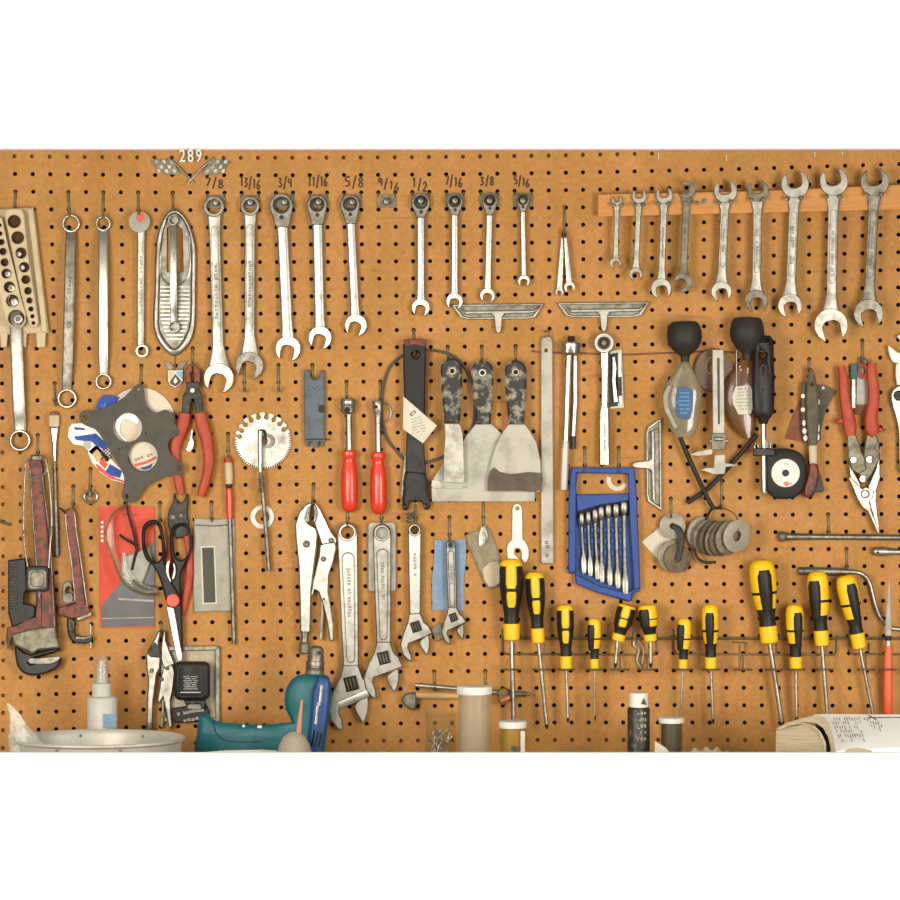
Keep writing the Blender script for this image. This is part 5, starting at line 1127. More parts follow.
wash('rear of the two rusty washers below the pale one', 672.4, 556, 15.8, 4, 10, 3, 'grime1', 0, .97)
wash('front rusty washer with dark stained centre below the pale one', 677.6, 558.4, 14.4, 3.6, 15, 3, 'grime2', 0, .97)
t = thing('tie_wire', 'dark greasy tie hanging from the pale washer down to the rusty pair', 'tie', 678, 530)
obj(M().loft([(673,526,13,5,4),(679,530,17,7,4),(681,540,18,7,4),(679.6,552,19,6,4),(677.6,560,19,7,4)], 2.6, 12, 3), 'tie', 'blackm', t)
for i, (x, y, r, d, mt, sq, lb) in enumerate(((701,533,16.5,6,'pouch',.86,'pale rearmost washer of the right hand stack'), (706,536.4,17,13,'grime1',.78,'second washer from the back of the right hand stack'),
        (711.6,538,18,20,'grime2',.7,'third washer of the right hand stack, thick and grey'), (717.6,538.6,18,27,'grime1',.72,'fourth washer of the right hand stack, brown'),
        (722.6,538.6,18,33,'grime2',.76,'fifth washer of the right hand stack, leaning right'), (729,537.6,17.6,39,'grime1',.8,'second washer from the front of the right hand stack'),
        (737,536,16.6,46,'pouch',.86,'front washer of the right hand stack with its bore in view'))):
    wash(lb, x, y, r, 5.4, d, 3.6, mt, 18, sq, gr='stacked washers on the right hook')
t = thing('wire_loop', 'thin dark wire loop through the right hand stack of washers', 'wire', 715, 512)
obj(M().tube([(721,508,6),(712,509,8),(706,520,12),(700,540,14),(694,545,12),(697,557,14),(705,562.4,18),(716,562,22)], 2.1, sm=4).tube([(721,508,6),(730,511,20),(737,518,40),(738,530,50)], .7, sm=4), 'wire', 'blackm', t)

# ================================================================ horizontal ratchets on the right
t = thing('breaker_bar', 'long steel extension bar lying level on a hook at the right', 'extension bar', 840, 537)
obj(M().lathe((778.6,536.4,9),(786,536.6,9), [(0,7),(.1,9.6),(.5,10.6),(.9,9.6),(1,8)], 12), 'knurled_end', 'dull', t)
obj(M().lathe((785.6,536.6,9),(960,538,9), [(0,7),(.02,7.6),(.1,6.2),(.2,5.8),(1,5.8)], 20), 'bar', 'steel', t)
t = thing('extension_bar', 'shorter steel bar end reaching in from the right edge', 'extension bar', 886, 551.6)
obj(M().lathe((872.6,551.4,11),(940,552.6,11), [(0,6),(.02,8.4),(.18,8.6),(.3,6.6),(.36,5.8),(1,5.8)], 20), 'bar', 'satin', t)
obj(M().disc(877.6, 552.4, 1.3, 17, 17.6, b=.1), 'detent_hole', 'recess_shade', t)
hook(828.6, 514, 534.6, 'holding the long level extension bar', 16); hook(881.6, 531, 547, 'behind the shorter bar at the right edge', 16, snap=False) if 0 else None
t = thing('speed_brace', 'bent steel speed handle curving down behind the screwdrivers at the right', 'brace', 847, 571)
obj(M().lathe((798.6,571,8),(848,571.8,8), [(0,7),(.02,8.4),(.08,8.4),(.1,7.2),(.14,8.2),(.5,8),(.75,8.2),(.8,7.2),(1,7)], 20), 'grip', 'steel', t)
obj(M().tube([(846,571.6,8),(858,572.6,8),(866,577,8),(870.6,586,8),(874,600,8),(879,615,8),(885,623,8),(893,628.6,8),(915,630,8)], 3.1, n=14, sm=4), 'crank', 'satin', t)
hook(846.8, 549, 568, 'holding the bent speed handle', 14)

# ================================================================ screwdriver racks
def rack(label, x0, x1, yb, rings, top=True, ext=None):
    t = thing('screwdriver_rack', label, 'rack', (x0+x1)/2, yb, 0, 'wire screwdriver racks')
    if ext: obj(M().tube([(ext[0], 638, 4.6), (ext[1], 638.6, 4.6)], 2.1), 'top_bar', 'zinc', t)
    obj(M().tube([(x0,628,-4),(x0,630,2),(x0,650,3),(x0+2,654,5),(x1-2,654.6,5),(x1,650,3),(x1,636,2),(x1,634,-4)], 1.3), 'lower_bar', 'zinc', t)
    for x in rings:
        obj(M().tube([(x+8.6*cos(2*pi*i/20), 669.6, 26+13*sin(2*pi*i/20)) for i in range(20)], 1.4, True, 8), 'holder_ring', 'zinc', t)
        obj(M().tube([(x,669.6,13),(x,655,5.6)], 1.1).tube([(x+3, 643, 4),(x+3,654.6,5)], .9), 'stem', 'zinc', t)
    return t
rack('leftmost wire screwdriver rack, under the six left screwdrivers', 502.3, 656.8, 654, (511,541.6,566,595,620,647), ext=(508,668))
rack('middle wire screwdriver rack, with one empty ring pair', 672.6, 837, 654, (682.6,711,743,774,796,824), ext=(668,838))
rack('rightmost wire screwdriver rack, reaching out of view', 849, 945, 654, (866,888,912), ext=(838,945))
m = M()
for x in (739.6,):
    m.tube([(x,642,26),(x,668,26)], 1.4).tube([(x-8,642,26),(x+8,642.6,26)], 1.2)
obj(m, 'empty_holder', 'zinc', None, 'empty vertical wire holder left of the big rightmost group of screwdrivers', 'holder')
obj(M().tube([(635,632,3),(634,645,6),(639,650,6),(637,660,5),(641,668,5)], 1.6, sm=3).tube([(638,640,4),(644,650,6),(642,664,6)], 1.2, sm=2), 'wire_spring', 'silverp', None, 'tangle of pale wire between the two stubby screwdrivers', 'wire')

# ================================================================ yellow and black screwdrivers
def sdriver(label, top, bot, tip, w, style, ws=4.2, off=0, d=26, stub=False, tipk='phillips'):
    t = thing('screwdriver', label, 'screwdriver', top[0], top[1], 0, 'yellow and black screwdrivers')
    A = (top[0], top[1], d); B = (bot[0], bot[1], d); L = hypot(bot[0]-top[0], bot[1]-top[1])
    ux, uy = (bot[0]-top[0])/L, (bot[1]-top[1])/L
    def pt(f, o=0, dd=0): return (top[0]+ux*L*f-uy*o, top[1]+uy*L*f+ux*o, d+dd)
    if stub: prof = [(0,.55),(.03,.82),(.1,.96),(.3,1),(.55,.9),(.7,.68),(.78,.62),(.84,.68)]; c0 = .80
    else: prof = [(0,.5),(.02,.76),(.06,.92),(.14,1),(.34,.98),(.45,.9),(.58,.74),(.66,.64),(.72,.62),(.79,.66)]; c0 = .785
    def W_(f):
        for (a, x), (b, y) in zip(prof, prof[1:]):
            if a <= f <= b: return (x+(y-x)*(f-a)/(b-a))*w
        return prof[-1][1]*w
    body = 'black' if style == 'front' else 'yellow'
    split = .60
    rows = [pt(f)+(x*w, ) for f, x in prof if style == 'front' or f <= split]
    if style != 'front': rows.append(pt(split)+(W_(split),))
    if stub and style != 'front': pass
    obj(M().rnd(rows, 24), 'grip', body, t)
    if style == 'front':
        obj(M().rnd([pt(0)+(.5*w,), pt(.02)+(.78*w,), pt(.055)+(.93*w,), pt(.085)+(.97*w,)], 24), 'end_cap', 'yellow', t)
        for a, b in ((.06,.355),(.395,.585)):
            rr = []
            for i in range(7):
                f = a+(b-a)*i/6; ww = W_(f); pw = ww*.56*(.86 if i in (0, 6) else 1)
                rr.append(pt(f, off, ww*k(d)*1000*.5*.30)+(pw, ww*k(d)*1000*.80))
            obj(M().loft(rr, 2.8, 16), 'grip_panel', 'yellow', t)
    else:
        rr = []
        for i in range(8):
            f = .12+(.62-.12)*i/7; ww = W_(f); rr.append(pt(f, off, ww*k(d)*1000*.5*.32)+(ww*.62*(.82 if i == 0 else 1), ww*k(d)*1000*.84))
        obj(M().loft(rr, 2.6, 16), 'grip_strip', 'black', t)
        obj(M().rnd([pt(.378)+(W_(.378)+.5,), pt(.412)+(W_(.412)+.5,)], 24), 'grip_band', 'black', t)
        obj(M().rnd([pt(.585)+(W_(.585)+.3,), pt(.66)+(W_(.66),), pt(.72)+(W_(.72),), pt(.79)+(W_(.79),)], 24), 'neck', 'black', t)
    obj(M().rnd([pt(c0)+(.60*w,), pt(c0+.01)+(.70*w,), pt(.94)+(.68*w,), pt(.985)+(.64*w,), pt(1)+(.5*w,)], 24), 'collar', 'yellow', t)
    tx, ty = tip; SL = hypot(tx-bot[0], ty-bot[1]); vx, vy = (tx-bot[0])/SL, (ty-bot[1])/SL
    obj(M().rnd([(bot[0]-vx*2, bot[1]-vy*2, d, ws), (tx-vx*5, ty-vy*5, d, ws)], 14), 'shaft', 'satin', t)
    m = M()
    if tipk == 'slot': m.loft([(tx-vx*6, ty-vy*6, d, ws, ws*1.4), (tx-vx*3, ty-vy*3, d, ws*1.15, ws), (tx, ty, d, ws*1.1, 1)], 5, 10)
    else: m.rnd([(tx-vx*6, ty-vy*6, d, ws), (tx-vx*3, ty-vy*3, d, ws), (tx, ty, d, ws*.35)], 10)
    obj(m, 'tip', 'blackm', t)
    return t
sdriver('tallest left screwdriver, yellow front panel, its shaft crossing the brass fitting', (511,559),(511.6,640.5),(514,745),24,'front',4.6)
sdriver('second yellow and black screwdriver from the left, leaning slightly', (534.4,572),(538.4,643),(547,729),19.4,'front',4)
sdriver('third yellow and black screwdriver from the left, upright', (565,604.6),(566.2,669.6),(568,723),17.4,'front',3)
sdriver('narrow fourth screwdriver from the left with a right-hand yellow panel', (594.4,618.6),(594.6,669.4),(595.2,721),13,'side',1.9,3.0)
sdriver('left stubby screwdriver, tilted to the left', (627.6,604.6),(617.6,641),(615,668),19,'front',3.4,0,26,True)
sdriver('right stubby screwdriver, tilted to the right', (647,604.6),(650.6,641.4),(650.6,668),19,'side',3.8,3.4,26,True)
sdriver('narrow screwdriver with a thin shaft, above the dark open jar', (684.6,618.6),(683,670),(680,722),13.6,'side',2,3.2)
sdriver('screwdriver with a black centre strip just right of the narrow one', (710,604.6),(711,671),(713.2,724),16.8,'side',2.8,.6)
sdriver('largest screwdriver of the right group, leaning to the right', (761,560),(769.6,643.4),(782.6,727),26,'side',4.8,-.8, tipk='slot')
sdriver('short screwdriver of the right group, hanging lower than its neighbours', (794.4,604.6),(796,670.6),(796.6,722),18,'side',3,-2.2)
sdriver('upright screwdriver of the right group behind the open book', (817,571.6),(822,646),(828,722),21,'side',4,3.4)
sdriver('slanting screwdriver, rightmost of the right group, over the speed handle', (845,575.6),(860,648.6),(875,724),21,'side',3.6,-2.6, tipk='slot')
t = thing('file', 'pointed steel file with a long orange handle at the right edge', 'file', 888, 582)
obj(M().loft([(889.4,580,26,.6,.6),(889,592,26,2.6,2),(888.6,610,26,5,3),(888.4,628,26,6.6,3.4),(888.4,636,26,6.4,4)], 4, 12), 'blade', 'pouch', t)
obj(M().rnd([(888.4,635.6,26,6),(888.4,638.4,26,6.4),(888.4,641,26,5.6)]), 'dark_band', 'blackm', t); obj(M().rnd([(888.4,640.6,26,5.8),(888.4,646,26,6.4)]), 'ferrule', 'silverp', t)
obj(M().loft([(888.4,645.6,26,7,10),(888,665,26,9,12),(888,690,26,9.4,12),(888,716,26,9.4,12),(888,726,26,6,8)], 2.8, 16), 'handle', 'orange', t)

# ================================================================ long tool, hammer and fittings above the jars
t = thing('grease_fitting', 'thin bright steel tube with a brown fitting lying level across two hooks', 'tool', 460, 688)
obj(M().lathe((415,685,16),(500,692.6,16), [(0,4),(.01,4.6),(.9,4.6),(1,4)], 16), 'tube', 'satin', t)
obj(M().plate([[(497.6,690),(505,687),(508,689),(511,697),(505,703),(501,705),(498,700)]], 9, 22, 2), 'body', 'brass', t); obj(M().lathe((500,702,18),(512,696,18), [(0,6),(.1,8),(.8,8),(1,6)], 14), 'hose_stub', 'copper', t)
obj(M().lathe((506,693.6,14),(530,694,14), [(0,8),(.3,8),(.32,6),(.5,6),(.52,5),(.7,5),(.72,6.4),(.8,6.4),(.84,3.6),(1,3.4)], 16), 'nozzle', 'dull', t)
t = thing('hammer', 'small hammer with a grey head and pale wooden handle lying level on two hooks', 'hammer', 410, 697)
obj(M().plate([sp([(401,701),(404,695),(409,692.4),(416,692.6),(417.4,698),(415.6,709),(411,710),(405,706)], 2)], 4, 16, 3), 'head', 'dull', t)
obj(M().lathe((415,695,10),(459,696,10), [(0,5),(.02,6.2),(.4,6.4),(.6,6.8),(1,5)], 16), 'handle', 'palewood', t)
hook(434.8, 671, 690, 'at the left, under the hammer and the thin tube', 18); hook(485.6, 671, 690, 'at the right, behind the tall lidded jar', 18)

# ================================================================ things standing on the bench
def jar(label, x, ytop, w, d, mt, lid=None, lidmt='white', fill=None, name='jar', lw=None):
    y0, y1 = ytop, YB(d)-.6
    t = thing(name, label, 'jar', x, y1, d)
    L = (lambda a: (a-y0)/(y1-y0))
    th = 1.2
    obj(M().lathe((x,y0,d),(x,y1,d), [(0.03,w),(.97,w),(.995,w-1.5),(1,w-3),(.985,w-3),(.965,w-2*th),(.03,w-2*th),(.028,w-th)], 36), 'jar_body', mt, t)
    if lid:
        ly = lid; lw = lw or w+2.5
        obj(M().lathe((x,y0-.6,d),(x,y0+ly,d), [(0,lw-3),(.02,lw-1),(.12,lw),(.9,lw),(1,lw-1.6)], 40), 'lid', lidmt, t)
    if fill:
        f0, fm = fill; obj(M().lathe((x,f0,d),(x,y1-2,d), [(0,w-3.2),(1,w-3.2)], 30), 'contents', fm, t)
    return t
d = 120
t = jar('short open glass jar half full of nails and screws', 440.4, 709.5, 31.5, d, 'glass', None)
m = M(); rs = random.Random(3)
for i in range(150):
    a = rs.uniform(0, 2*pi); r = rs.uniform(0, 11); x = 440.4+r*cos(a); dd = d+r*sin(a)*1.4; y = rs.uniform(731, 762); b = rs.uniform(-1.2, 1.2)
    l = rs.uniform(4, 8); m.tube([(x-l*.5*sin(b), y-l*.5*cos(b), dd), (x+l*.5*sin(b), y+l*.5*cos(b), dd+rs.uniform(-3, 3))], .8, n=5)
m.lathe((440.4,752,d),(440.4,YB(d)-4,d), [(0,10),(.06,26),(1,27)], 20)
o = obj(m, 'nails', 'satin', t); o['kind'] = 'stuff'
t = jar('tall cloudy plastic jar with a white lid in front of the hammer handle', 474.4, 686.5, 33, 125, 'jarp', 7.6, 'white', None, lw=35.5)
obj(M().plate([circ(462.6,722,2.2,10,6)], 151, 151.4, .1), 'label_scrap', 'rust', t) if 0 else None
t = jar('short jar of yellow contents with a white lid and a pale label', 512.8, 721.5, 25.5, 130, 'glass', 6.4, 'white', (728.5,'amber'), lw=28)
o = obj(M().box(520.4, 731, 525, 775, 143, 144.5, .5, .2), 'paper_label', 'paper', t)
obj(M().box(512, 746, 518, 762, 149.6, 150.2, 1, .1), 'dark_print', 'gasket', t)
# spray can
y1 = YB(130)-.6
t = thing('spray_can', 'dark printed aerosol can with a white cap', 'can', 638.6, y1, 130)
obj(M().lathe((638.6,706,130),(638.6,y1,130), [(0,17),(.01,20.5),(.03,22.4),(.97,22.4),(1,21)], 36), 'can_body', 'can', t)
obj(M().lathe((638.6,692.6,130),(638.6,708,130), [(0,17),(.05,18.6),(.9,19.4),(1,19.4)], 36), 'cap', 'white', t)
m = M(); 
for i in range(5): m.marks(637+i%2, 714+i*6.4, 646.5, 713+i*6.4, 2.6+(i%3), 145.7, 3+i%2)
obj(m, 'can_lettering', 'silverp', t); obj(M().plate([[(641,704),(644,698),(647,705)]], 143.6, 144.4, .1), 'warning_mark', 'print', t)
t = jar('dark jar with a thin white rim below the narrow screwdriver', 671.4, 718, 24, 120, 'glass', 5, 'white', (724,'card'), lw=25.6)
t = thing('dropper_card', 'small white folded card leaning beside the dark jar', 'card', 660, 748, 190)
obj(M().plate([[(655,741),(666,748),(672,756),(668,YB(190)-1),(653,YB(190)-1)]], 188, 189.2, .3), 'card', 'paper', t)
m = M(); m.loft([(684,YB(180)-10,180,1,1),(692,748,182,26,22),(705,747,184,34,26),(722,749,182,30,24),(736,YB(180)-12,180,2,2)][1:4], 2.4, 18, 3)
obj(m, 'dark_lumpy_rag', 'dark', None, 'dark crumpled rag just showing above the bench front', 'rag') if 0 else None
t = thing('shop_rag', 'low brown crumpled rag just showing above the bench front', 'rag', 715, 750, 200)
m = M(); rs = random.Random(5); g = []
NX = 22
for j in range(9):
    row = []
    for i in range(NX):
        f = i/(NX-1); x = 686+f*42; top_ = 748.5+2*sin(i*1.1)+(4*(abs(f-.5)*2)**3); yb = YB(200)-1
        ff = j/8; a = pi*ff
        y = yb-(yb-top_)*sin(a); dd = 200-46*cos(a)+3*sin(i*1.7+j)
        row.append(W(x, min(y, YB(dd)-.4), dd))
    g.append(row)
m.add([v for r in g for v in r], [(j*NX+i, j*NX+i+1, (j+1)*NX+i+1, (j+1)*NX+i) for j in range(8) for i in range(NX-1)]); obj(m, 'cloth', 'tan', t)
t = thing('glass_bottle', 'small pale green glass bottle lying beside the open book', 'bottle', 745, 748, 170)
obj(M().lathe((730,YB(170)-26,170),(770,YB(170)-25,170), [(0,4),(.03,16),(.1,26),(.5,30),(.7,26),(.85,12),(.95,10),(1,10)], 24), 'bottle_body', 'green', t)
obj(M().lathe((766,YB(170)-25,170),(778,YB(170)-25,170), [(0,13),(.5,13),(.9,11),(1,8)], 20), 'cap', 'tan', t)

# spray bottle
d = 80; y1 = YB(d)-.6
t = thing('spray_bottle', 'white pump bottle with a clear cap standing behind the metal tub', 'bottle', 102, y1, d)
obj(M().lathe((102.3,696,d),(102.3,y1,d), [(0,20),(.008,27),(.03,30),(.97,30),(1,27)], 36), 'bottle_body', 'bottlew', t)
obj(M().lathe((101.8,682.6,d),(101.8,698,d), [(0,17),(.05,19.4),(1,19.8)], 30), 'pump_collar', 'bottlew', t)
obj(M().lathe((101.8,655.6,d),(101.8,684,d), [(0,13),(.03,15.6),(.6,15.2),(.8,16.4),(.95,19.4),(1,18)], 30), 'clear_cap', 'clear', t)
obj(M().lathe((102,660,d),(102,683,d), [(0,7),(.3,8),(.35,11),(1,12)], 20), 'nozzle', 'bottlew', t)
obj(M().box(103, 714, 116, 728, 101.8, 102.4, 1, .1), 'blue_print', 'cloth', t)
# tub
d = 245; y1 = YB(d)-.6; cx = 98
t = thing('metal_tub', 'wide oval galvanised tub cut off by the bench front at lower left', 'tub', cx, y1, d)
yr = 739.5; q = 1/(k(d)*1000)
m = M(); n = 56; rg = []
for rx, rd, y in ((74,82,y1),(84,92,yr+2),(86,94,yr+1),(87.4,95.5,yr),(87.4,95.5,yr-2),(86,94,yr-2.6),(84.6,92.5,yr-1.6),(83,90.6,yr+3),(73,80,y1-3),(.5,.5,y1-3)):
    g = []
    z = W(0, y, d).z
    for i in range(n):
        a = 2*pi*i/n; c = W(cx, y, d); g.append(Vector((c.x+rx*k(d)*cos(a), c.y+rd/1000*sin(a), z)))
    rg.append(g)
m.rings(rg, False, True); obj(m, 'tub_body', 'galv', t)
m = M()
for a in (-1.95, -1.2, 1.1, 1.9): 
    c = W(cx, yr+3.5, d); rx, rd = (84.6*k(d), .093) if a < 0 else (82.6*k(d), .0902)
    p = Vector((c.x+rx*cos(a), c.y+rd*sin(a), c.z)); s_ = -1
    m.tube([(450+(p.x)/k(-p.y*1000), 450+(CZ-p.z)/k(-p.y*1000), -p.y*1000-1.2), (450+(p.x)/k(-p.y*1000), 450+(CZ-p.z)/k(-p.y*1000), -p.y*1000+1.6)], 2, n=8)
obj(m, 'rivet', 'dull', t)
# plastic bag in tub
t = thing('plastic_bag', 'crumpled clear plastic bag sticking up out of the tub at its left end', 'bag', 22, 735, 245)
m = M(); rs = random.Random(11); g = []
prof = [(8,704,3,4),(11,708,6,10),(15,714,10,18),(19,724,16,28),(23,735,26,44),(25,744,32,52),(27,756,36,56),(28,770,36,56)]
NX = 26
for j, (x, y, rx, rd) in enumerate(prof):
    row = []
    for i in range(NX):
        a = 2*pi*i/NX; f = 1+.13*sin(3*a+j*1.3)+.08*sin(7*a+j*2.1)+rs.uniform(-.04, .04)
        c = W(x, y+rs.uniform(-1, 1), 262); row.append(Vector((c.x+rx/2*k(262)*cos(a)*f, c.y+rd/2000*sin(a)*f, c.z)))
    g.append(row)
m.rings(g, False, True); obj(m, 'bag', mat('crinkled_clear_film', (214,210,194), .18, 0, (240,238,228), 60, .45, .6, alpha=.36, bump=.8, bsc=60), t, ang=25)

# black square tape measure, frame and pack behind
t = thing('metal_box_lid', 'flat grey metal box lid hanging behind the black square tape measure', 'box lid', 192, 646)
obj(M().plate([[(160,646),(218,645.6),(220,647),(220,722),(162,722)], [(164,651),(215,650.4),(215,717),(166,717)]], 1, 8, 1), 'rim', 'steel', t)
obj(M().box(163, 650, 216, 718, 1, 3, .5, .3), 'panel', mat('tan_grey_paint', (166,150,122), .5, .2, (140,124,98), 30, .4, .7), t)
t = thing('tape_measure', 'black square tape measure with small white print, above the teal drill handle', 'tape measure', 193, 680)
obj(M().plate([rrect(174,661.4,210,700,6)], 5, 34, 5), 'case', 'black', t, ang=60)
obj(M().plate([rrect(177.6,666,204.6,697,4), rrect(178.6,667,203.6,696,3.4)], 34, 34.8, .2), 'case_ridge', 'blackm', t)
m = M()
for i in range(7): m.marks(183.4+(i%2), 676.6+i*2.05, 198-(i%2), 676.6+i*2.05, 1.0, 34, 10)
m.box(180.4, 692, 200.6, 692.7, 34, 34.2, .1, .05); obj(m, 'white_print', 'white', t)
obj(M().plate([[(184,700),(206,700),(205,708),(202,709),(200,704),(188,704),(186,706)]], 12, 26, 1.5), 'belt_clip', 'blackm', t)
obj(M().disc(192.6, 702.6, 2, 26, 27, b=.2), 'clip_screw', 'dark', t)
t = thing('blister_pack', 'dark glossy blister pack with faint lettering below the black tape measure', 'package', 190, 712)
obj(M().plate([[(172,708),(186,706),(206,703),(210,712),(208,720),(196,722),(176,723),(171,719)]], 8, 16, 2), 'pack', 'rubber', t)
obj(M().plate([[(186,702),(200,702),(204,706),(200,709),(188,708.6)]], 16, 16.6, .2), 'label_patch', 'pouch', t)
obj(M().marks(177, 714, 204, 709.6, 3, 16, 9).marks(183, 721, 203, 717.5, 3, 16, 5), 'lettering', 'silverp', t)

# ================================================================ cordless drill
d = 95; yb = YB(73)-1.2
t = thing('cordless_drill', 'teal and blue drill standing chuck up with its handle pointing left', 'drill', 305, yb, d)
sh = [(304,674),(297,675.6),(291.5,679.6),(287.4,686),(285,693),(284.6,701),(285.6,709),(288.6,715),(292,722),(273,724),(248,724.6),(222,722.5),(213.5,720),(209,715),(205,713.6),(199,716),(196.6,735),(194,752),(196,770),(230,780),(262,784),(280,790),(284,yb),(316,yb),(322,780),(326,740),(331,700),(331.5,684),(327,675)]
obj(M().plate([sh], 75, 122, 7), 'shell', 'teal', t, ang=70)
obj(M().plate([[(318,675.6),(329,677),(330.6,686),(329.6,704),(326,730),(319,770),(316,yb-2),(303,yb-2),(306,765),(310,720),(313,690)]], 116, 129, 4), 'blue_side_shell', 'bluedrill', t, ang=70)
obj(M().plate([[(313.4,690),(318,686),(320,688),(319,704),(312,760),(308,760),(312,716)]], 121, 129.6, 2), 'blue_rib', 'bluedrill', t)
obj(M().loft([(322,685,129.5,2.8,1.6),(320,702,129.5,2.8,1.6)], 4).loft([(317.6,706,129.5,2.8,1.6),(315.8,724,129.5,2.8,1.6)], 4).disc(318.8,704,2.2,128.6,130.4,b=.4), 'steel_clip', 'chrome', t)
m = M()
for i in range(3):
    x = 312+i*3.6; m.plate([capsule(x+2.4,731+i*1.4,x-.5,746,1.8)], 128.6, 129.6, .2)
for i in range(2): m.plate([capsule(310+i*5,752,308+i*5,762,1.8)], 128.6, 129.6, .2)
obj(m, 'vent_slot', 'recess_shade', t)
obj(M().lathe((314.4,677,d+2),(315,668.6,d+2), [(0,19),(.3,19.6),(.6,19),(1,18)], 32), 'chuck_base', 'dull', t)
obj(M().lathe((314.8,670,d+2),(316,655,d+2), [(0,18.6),(.14,19.4),(.18,17.6),(.3,17.6),(.34,19),(.6,18),(.64,16.4),(.78,16),(.8,17),(1,16.4)], 32), 'chuck_sleeve', 'steel', t)
obj(M().lathe((315.8,656,d+2),(316.6,646,d+2), [(0,15.6),(.5,15.8),(.8,14),(1,8)], 32), 'chuck_nose', 'dull', t); obj(M().disc(319.6, 652.6, 1.7, 112, 113.4, b=.2), 'key_hole', 'recess_shade', t)
obj(M().tube([(213.6,721,122.3),(215,730,122.3),(221,738,122.3),(232,741.6,122.3),(262,742,122.3)], .6, sm=3), 'seam', 'recess_shade', t)
obj(M().marks(224, 733, 250, 732, 2, 122, 7), 'worn_lettering', 'gasket', t)
obj(M().disc(243.6,726,1.4,121.6,122.8,b=.2).plate([circ(259.6,726.8,2.6,12,1.5)], 121.6, 122.8, .2), 'paint_spot', 'white', t)
obj(M().plate([[(206,713.5),(214,720),(222,723.5),(214,724),(206,720)]], 73, 92, 1), 'rear_pad', 'black', t)
# pale dome and copper stick, and the edge of a paper
t = thing('putty_dome', 'round tan-grey cap of a bottle in front of the drill', 'cap', 294, YB(200)-.6, 200)
obj(M().lathe((294.4,731.4,200),(294.4,YB(200)-.6,200), [(0,2),(.01,10),(.06,22),(.14,30),(.25,35),(.4,37),(.9,37),(1,35)], 36), 'cap_body', mat('grey_tan_plastic', (156,146,124), .55, 0, (140,130,108), 20, .4, .7), t)
obj(M().loft([(302,700,203,2.4,3),(299.6,722,203,4.4,3),(298,740,203,5.4,3),(297,YB(203)-1,203,5.4,3)], 3, 12), 'wooden_stick', mat('reddish_stick', (168,112,76), .6), None, 'reddish brown stick leaning in front of the blue drill shell', 'stick')
obj(M().plate([[(205,752),(225,750.4),(262,749.6),(277,750.6),(280,YB(170)-1),(205,YB(170)-1)]], 165, 168, .4), 'white_card', 'paper', None, 'white paper edge just showing below the teal drill handle', 'paper')

# ================================================================ open book
t = thing('open_book', 'thick open paperback with curling pages at the lower right corner', 'book', 850, YB(200), 200)
yb = YB(140)-1
X['page'] = mat('page_paper', (250,248,242), .7, 0, (244,241,232), 8, .4, .7); X['pageedge'] = mat('page_block_edge', (158,142,114), .8, 0, (138,122,94), 60, .4, .6, stretch=(1,1,20))
# page stack seen from its long fore edge: a beige block sloping down to the front
def quadslab(m, back, front, d0, d1, thick):
    n = len(back); A = [W(x, y, d0) for x, y in back]; B = [W(x, y, d1) for x, y in front]; dz = Vector((0, 0, -thick))
    vs = A+B+[v+dz for v in A]+[v+dz for v in B]; fs = []
    for i in range(n-1):
        fs += [(i, n+i, n+i+1, i+1), (2*n+i, 2*n+i+1, 3*n+i+1, 3*n+i), (n+i, 3*n+i, 3*n+i+1, n+i+1), (i, i+1, 2*n+i+1, 2*n+i)]
    fs += [(0, 2*n, 3*n, n), (n-1, 2*n-1, 4*n-1, 3*n-1)]
    return m.add(vs, fs)
bk = [(783,727),(795,719.6),(815,715),(834,714.2),(860,714.2),(960,714)]
fr = [(832,756),(833,748),(836,746),(842,748),(860,751),(962,747)]
m = M(); quadslab(m, [(814,714.6),(826,714),(850,714.2),(880,714.4),(960,714)], [(836,752),(840,750.6),(860,749.6),(885,748),(962,746)], 130, 330, .022); obj(m, 'right_page', 'page', t)
m = M(); 
lay = [(775,729),(786,723),(800,718.6),(815,715.2),(824,717),(829,724),(833,736),(835.6,752),(836,yb),(831.5,yb),(830.6,748),(828,737),(823,728),(816,723.4),(805,722),(792,724.6),(780,729.6)]
obj(m.plate([lay], 150, 332, .6), 'curled_pages', 'pageedge', t)
obj(M().plate([[(776,730),(790,726.6),(806,724),(815,726),(821,732),(826,742),(828,yb),(774,yb)]], 140, 326, .6), 'page_block', 'pageedge', t)
m = M().tube([(780,729,333),(792,724.6,333),(806,724,333),(818,730,333),(824,742,333),(826,756,333)], .6, sm=3).tube([(812,716,333),(822,720,333),(828,732,333),(832,750,333)], .5, sm=3); obj(m, 'page_line', 'tan', t)
rs = random.Random(9); m = M()
Pb = lambda f, g: (W(826+(960-826)*f, 714.3, 130)*(1-g)+W(840+(962-840)*f, 750.4-4*f, 330)*g)+Vector((0, 0, .0006))
for i in range(20):
    f = .03+i*.019; 
    for j in range(6):
        g0 = .1+j*.12+rs.uniform(-.02, .02); g1 = g0+rs.uniform(.07, .11)
        if rs.random() < .25: continue
        a, b = Pb(f, g0), Pb(f, g1); w_ = Vector((.0005, 0, 0)); m.add([a-w_, a+w_, b+w_, b-w_], [(0, 1, 2, 3)])
obj(m, 'printed_lines', 'dull', t)
m = M(); a, b = Pb(.30, .1), Pb(.6, .1); m.add([a, b, b+Vector((0, -.004, -.0006)), a+Vector((0, -.004, -.0006))], [(0, 1, 2, 3)]); a, b = Pb(.31, .03), Pb(.36, .19); m.add([a, a+Vector((.002,0,0)), b+Vector((.002,0,0)), b], [(0,1,2,3)]); obj(m, 'printed_drawing', 'print', t)
obj(M().plate([[(840,755),(848,749),(858,747.6),(870,750),(880,756)]], 331, 333, .3), 'lower_page_curl', 'tan', t)

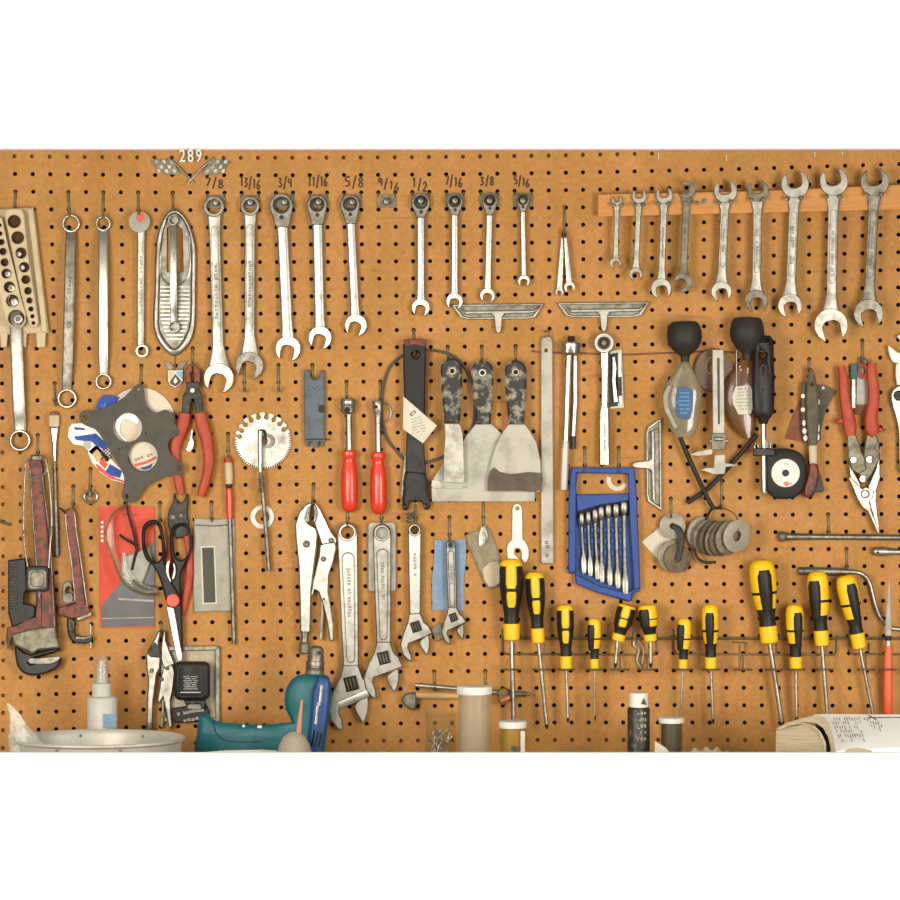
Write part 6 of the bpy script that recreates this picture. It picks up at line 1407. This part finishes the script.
# ---------------------------------------------------------------- light and camera
w = bpy.data.worlds.new('room'); SC.world = w; w.use_nodes = True
n = w.node_tree; bg = n.nodes['Background']
tc = n.nodes.new('ShaderNodeTexCoord'); sx = n.nodes.new('ShaderNodeSeparateXYZ'); rp = n.nodes.new('ShaderNodeValToRGB')
mr = n.nodes.new('ShaderNodeMapRange'); mr.inputs[1].default_value = -1; mr.inputs[2].default_value = 1
n.links.new(tc.outputs['Generated'], sx.inputs[0]); n.links.new(sx.outputs['Z'], mr.inputs[0]); n.links.new(mr.outputs[0], rp.inputs[0])
e = rp.color_ramp.elements; e[0].position = .1; e[0].color = (.22, .19, .15, 1); e[1].position = .9; e[1].color = (1, .97, .9, 1)
q = e.new(.5); q.color = (.62, .58, .52, 1)
n.links.new(rp.outputs[0], bg.inputs[0]); bg.inputs[1].default_value = .42
def area(name, loc, tgt, sx, sy, pw, col):
    l = bpy.data.lights.new(name, 'AREA'); l.shape = 'RECTANGLE'; l.size = sx; l.size_y = sy; l.energy = pw; l.color = col
    o = bpy.data.objects.new(name, l); COL.objects.link(o); o.location = loc
    o.rotation_euler = (Vector(tgt)-Vector(loc)).to_track_quat('-Z', 'Y').to_euler(); return o
area('window_light_left', (-.95, -1.75, 1.42), (-.1, 0, 1.42), .6, .8, 30, (1, .98, .945))
area('window_light_right', (1.0, -1.7, 1.34), (.1, 0, 1.42), .6, .8, 28, (1, .98, .945))
l = bpy.data.lights.new('centre_boost_spot', 'SPOT'); l.energy = 110; l.color = (1, .975, .93); l.spot_size = R(36); l.spot_blend = 1; l.shadow_soft_size = .45  # added spot behind the camera, brightens the board centre over its corners
o = bpy.data.objects.new('centre_boost_spot', l); COL.objects.link(o); o.location = (-.25, -3.9, 1.75); o.rotation_euler = (Vector((-.12, 0, 1.42))-o.location).to_track_quat('-Z', 'Y').to_euler()
cam = bpy.data.cameras.new('camera'); co = bpy.data.objects.new('camera', cam); COL.objects.link(co)
co.location = (0, -D, CZ); co.rotation_euler = (pi/2, 0, 0); cam.sensor_width = 36; cam.lens = 36*D/(900*S); cam.clip_start = .1
SC.camera = co
SC.view_settings.view_transform = 'Standard'; SC.view_settings.look = 'None'; SC.view_settings.gamma = 1
SC.view_settings.use_curve_mapping = False; SC.view_settings.exposure = 0
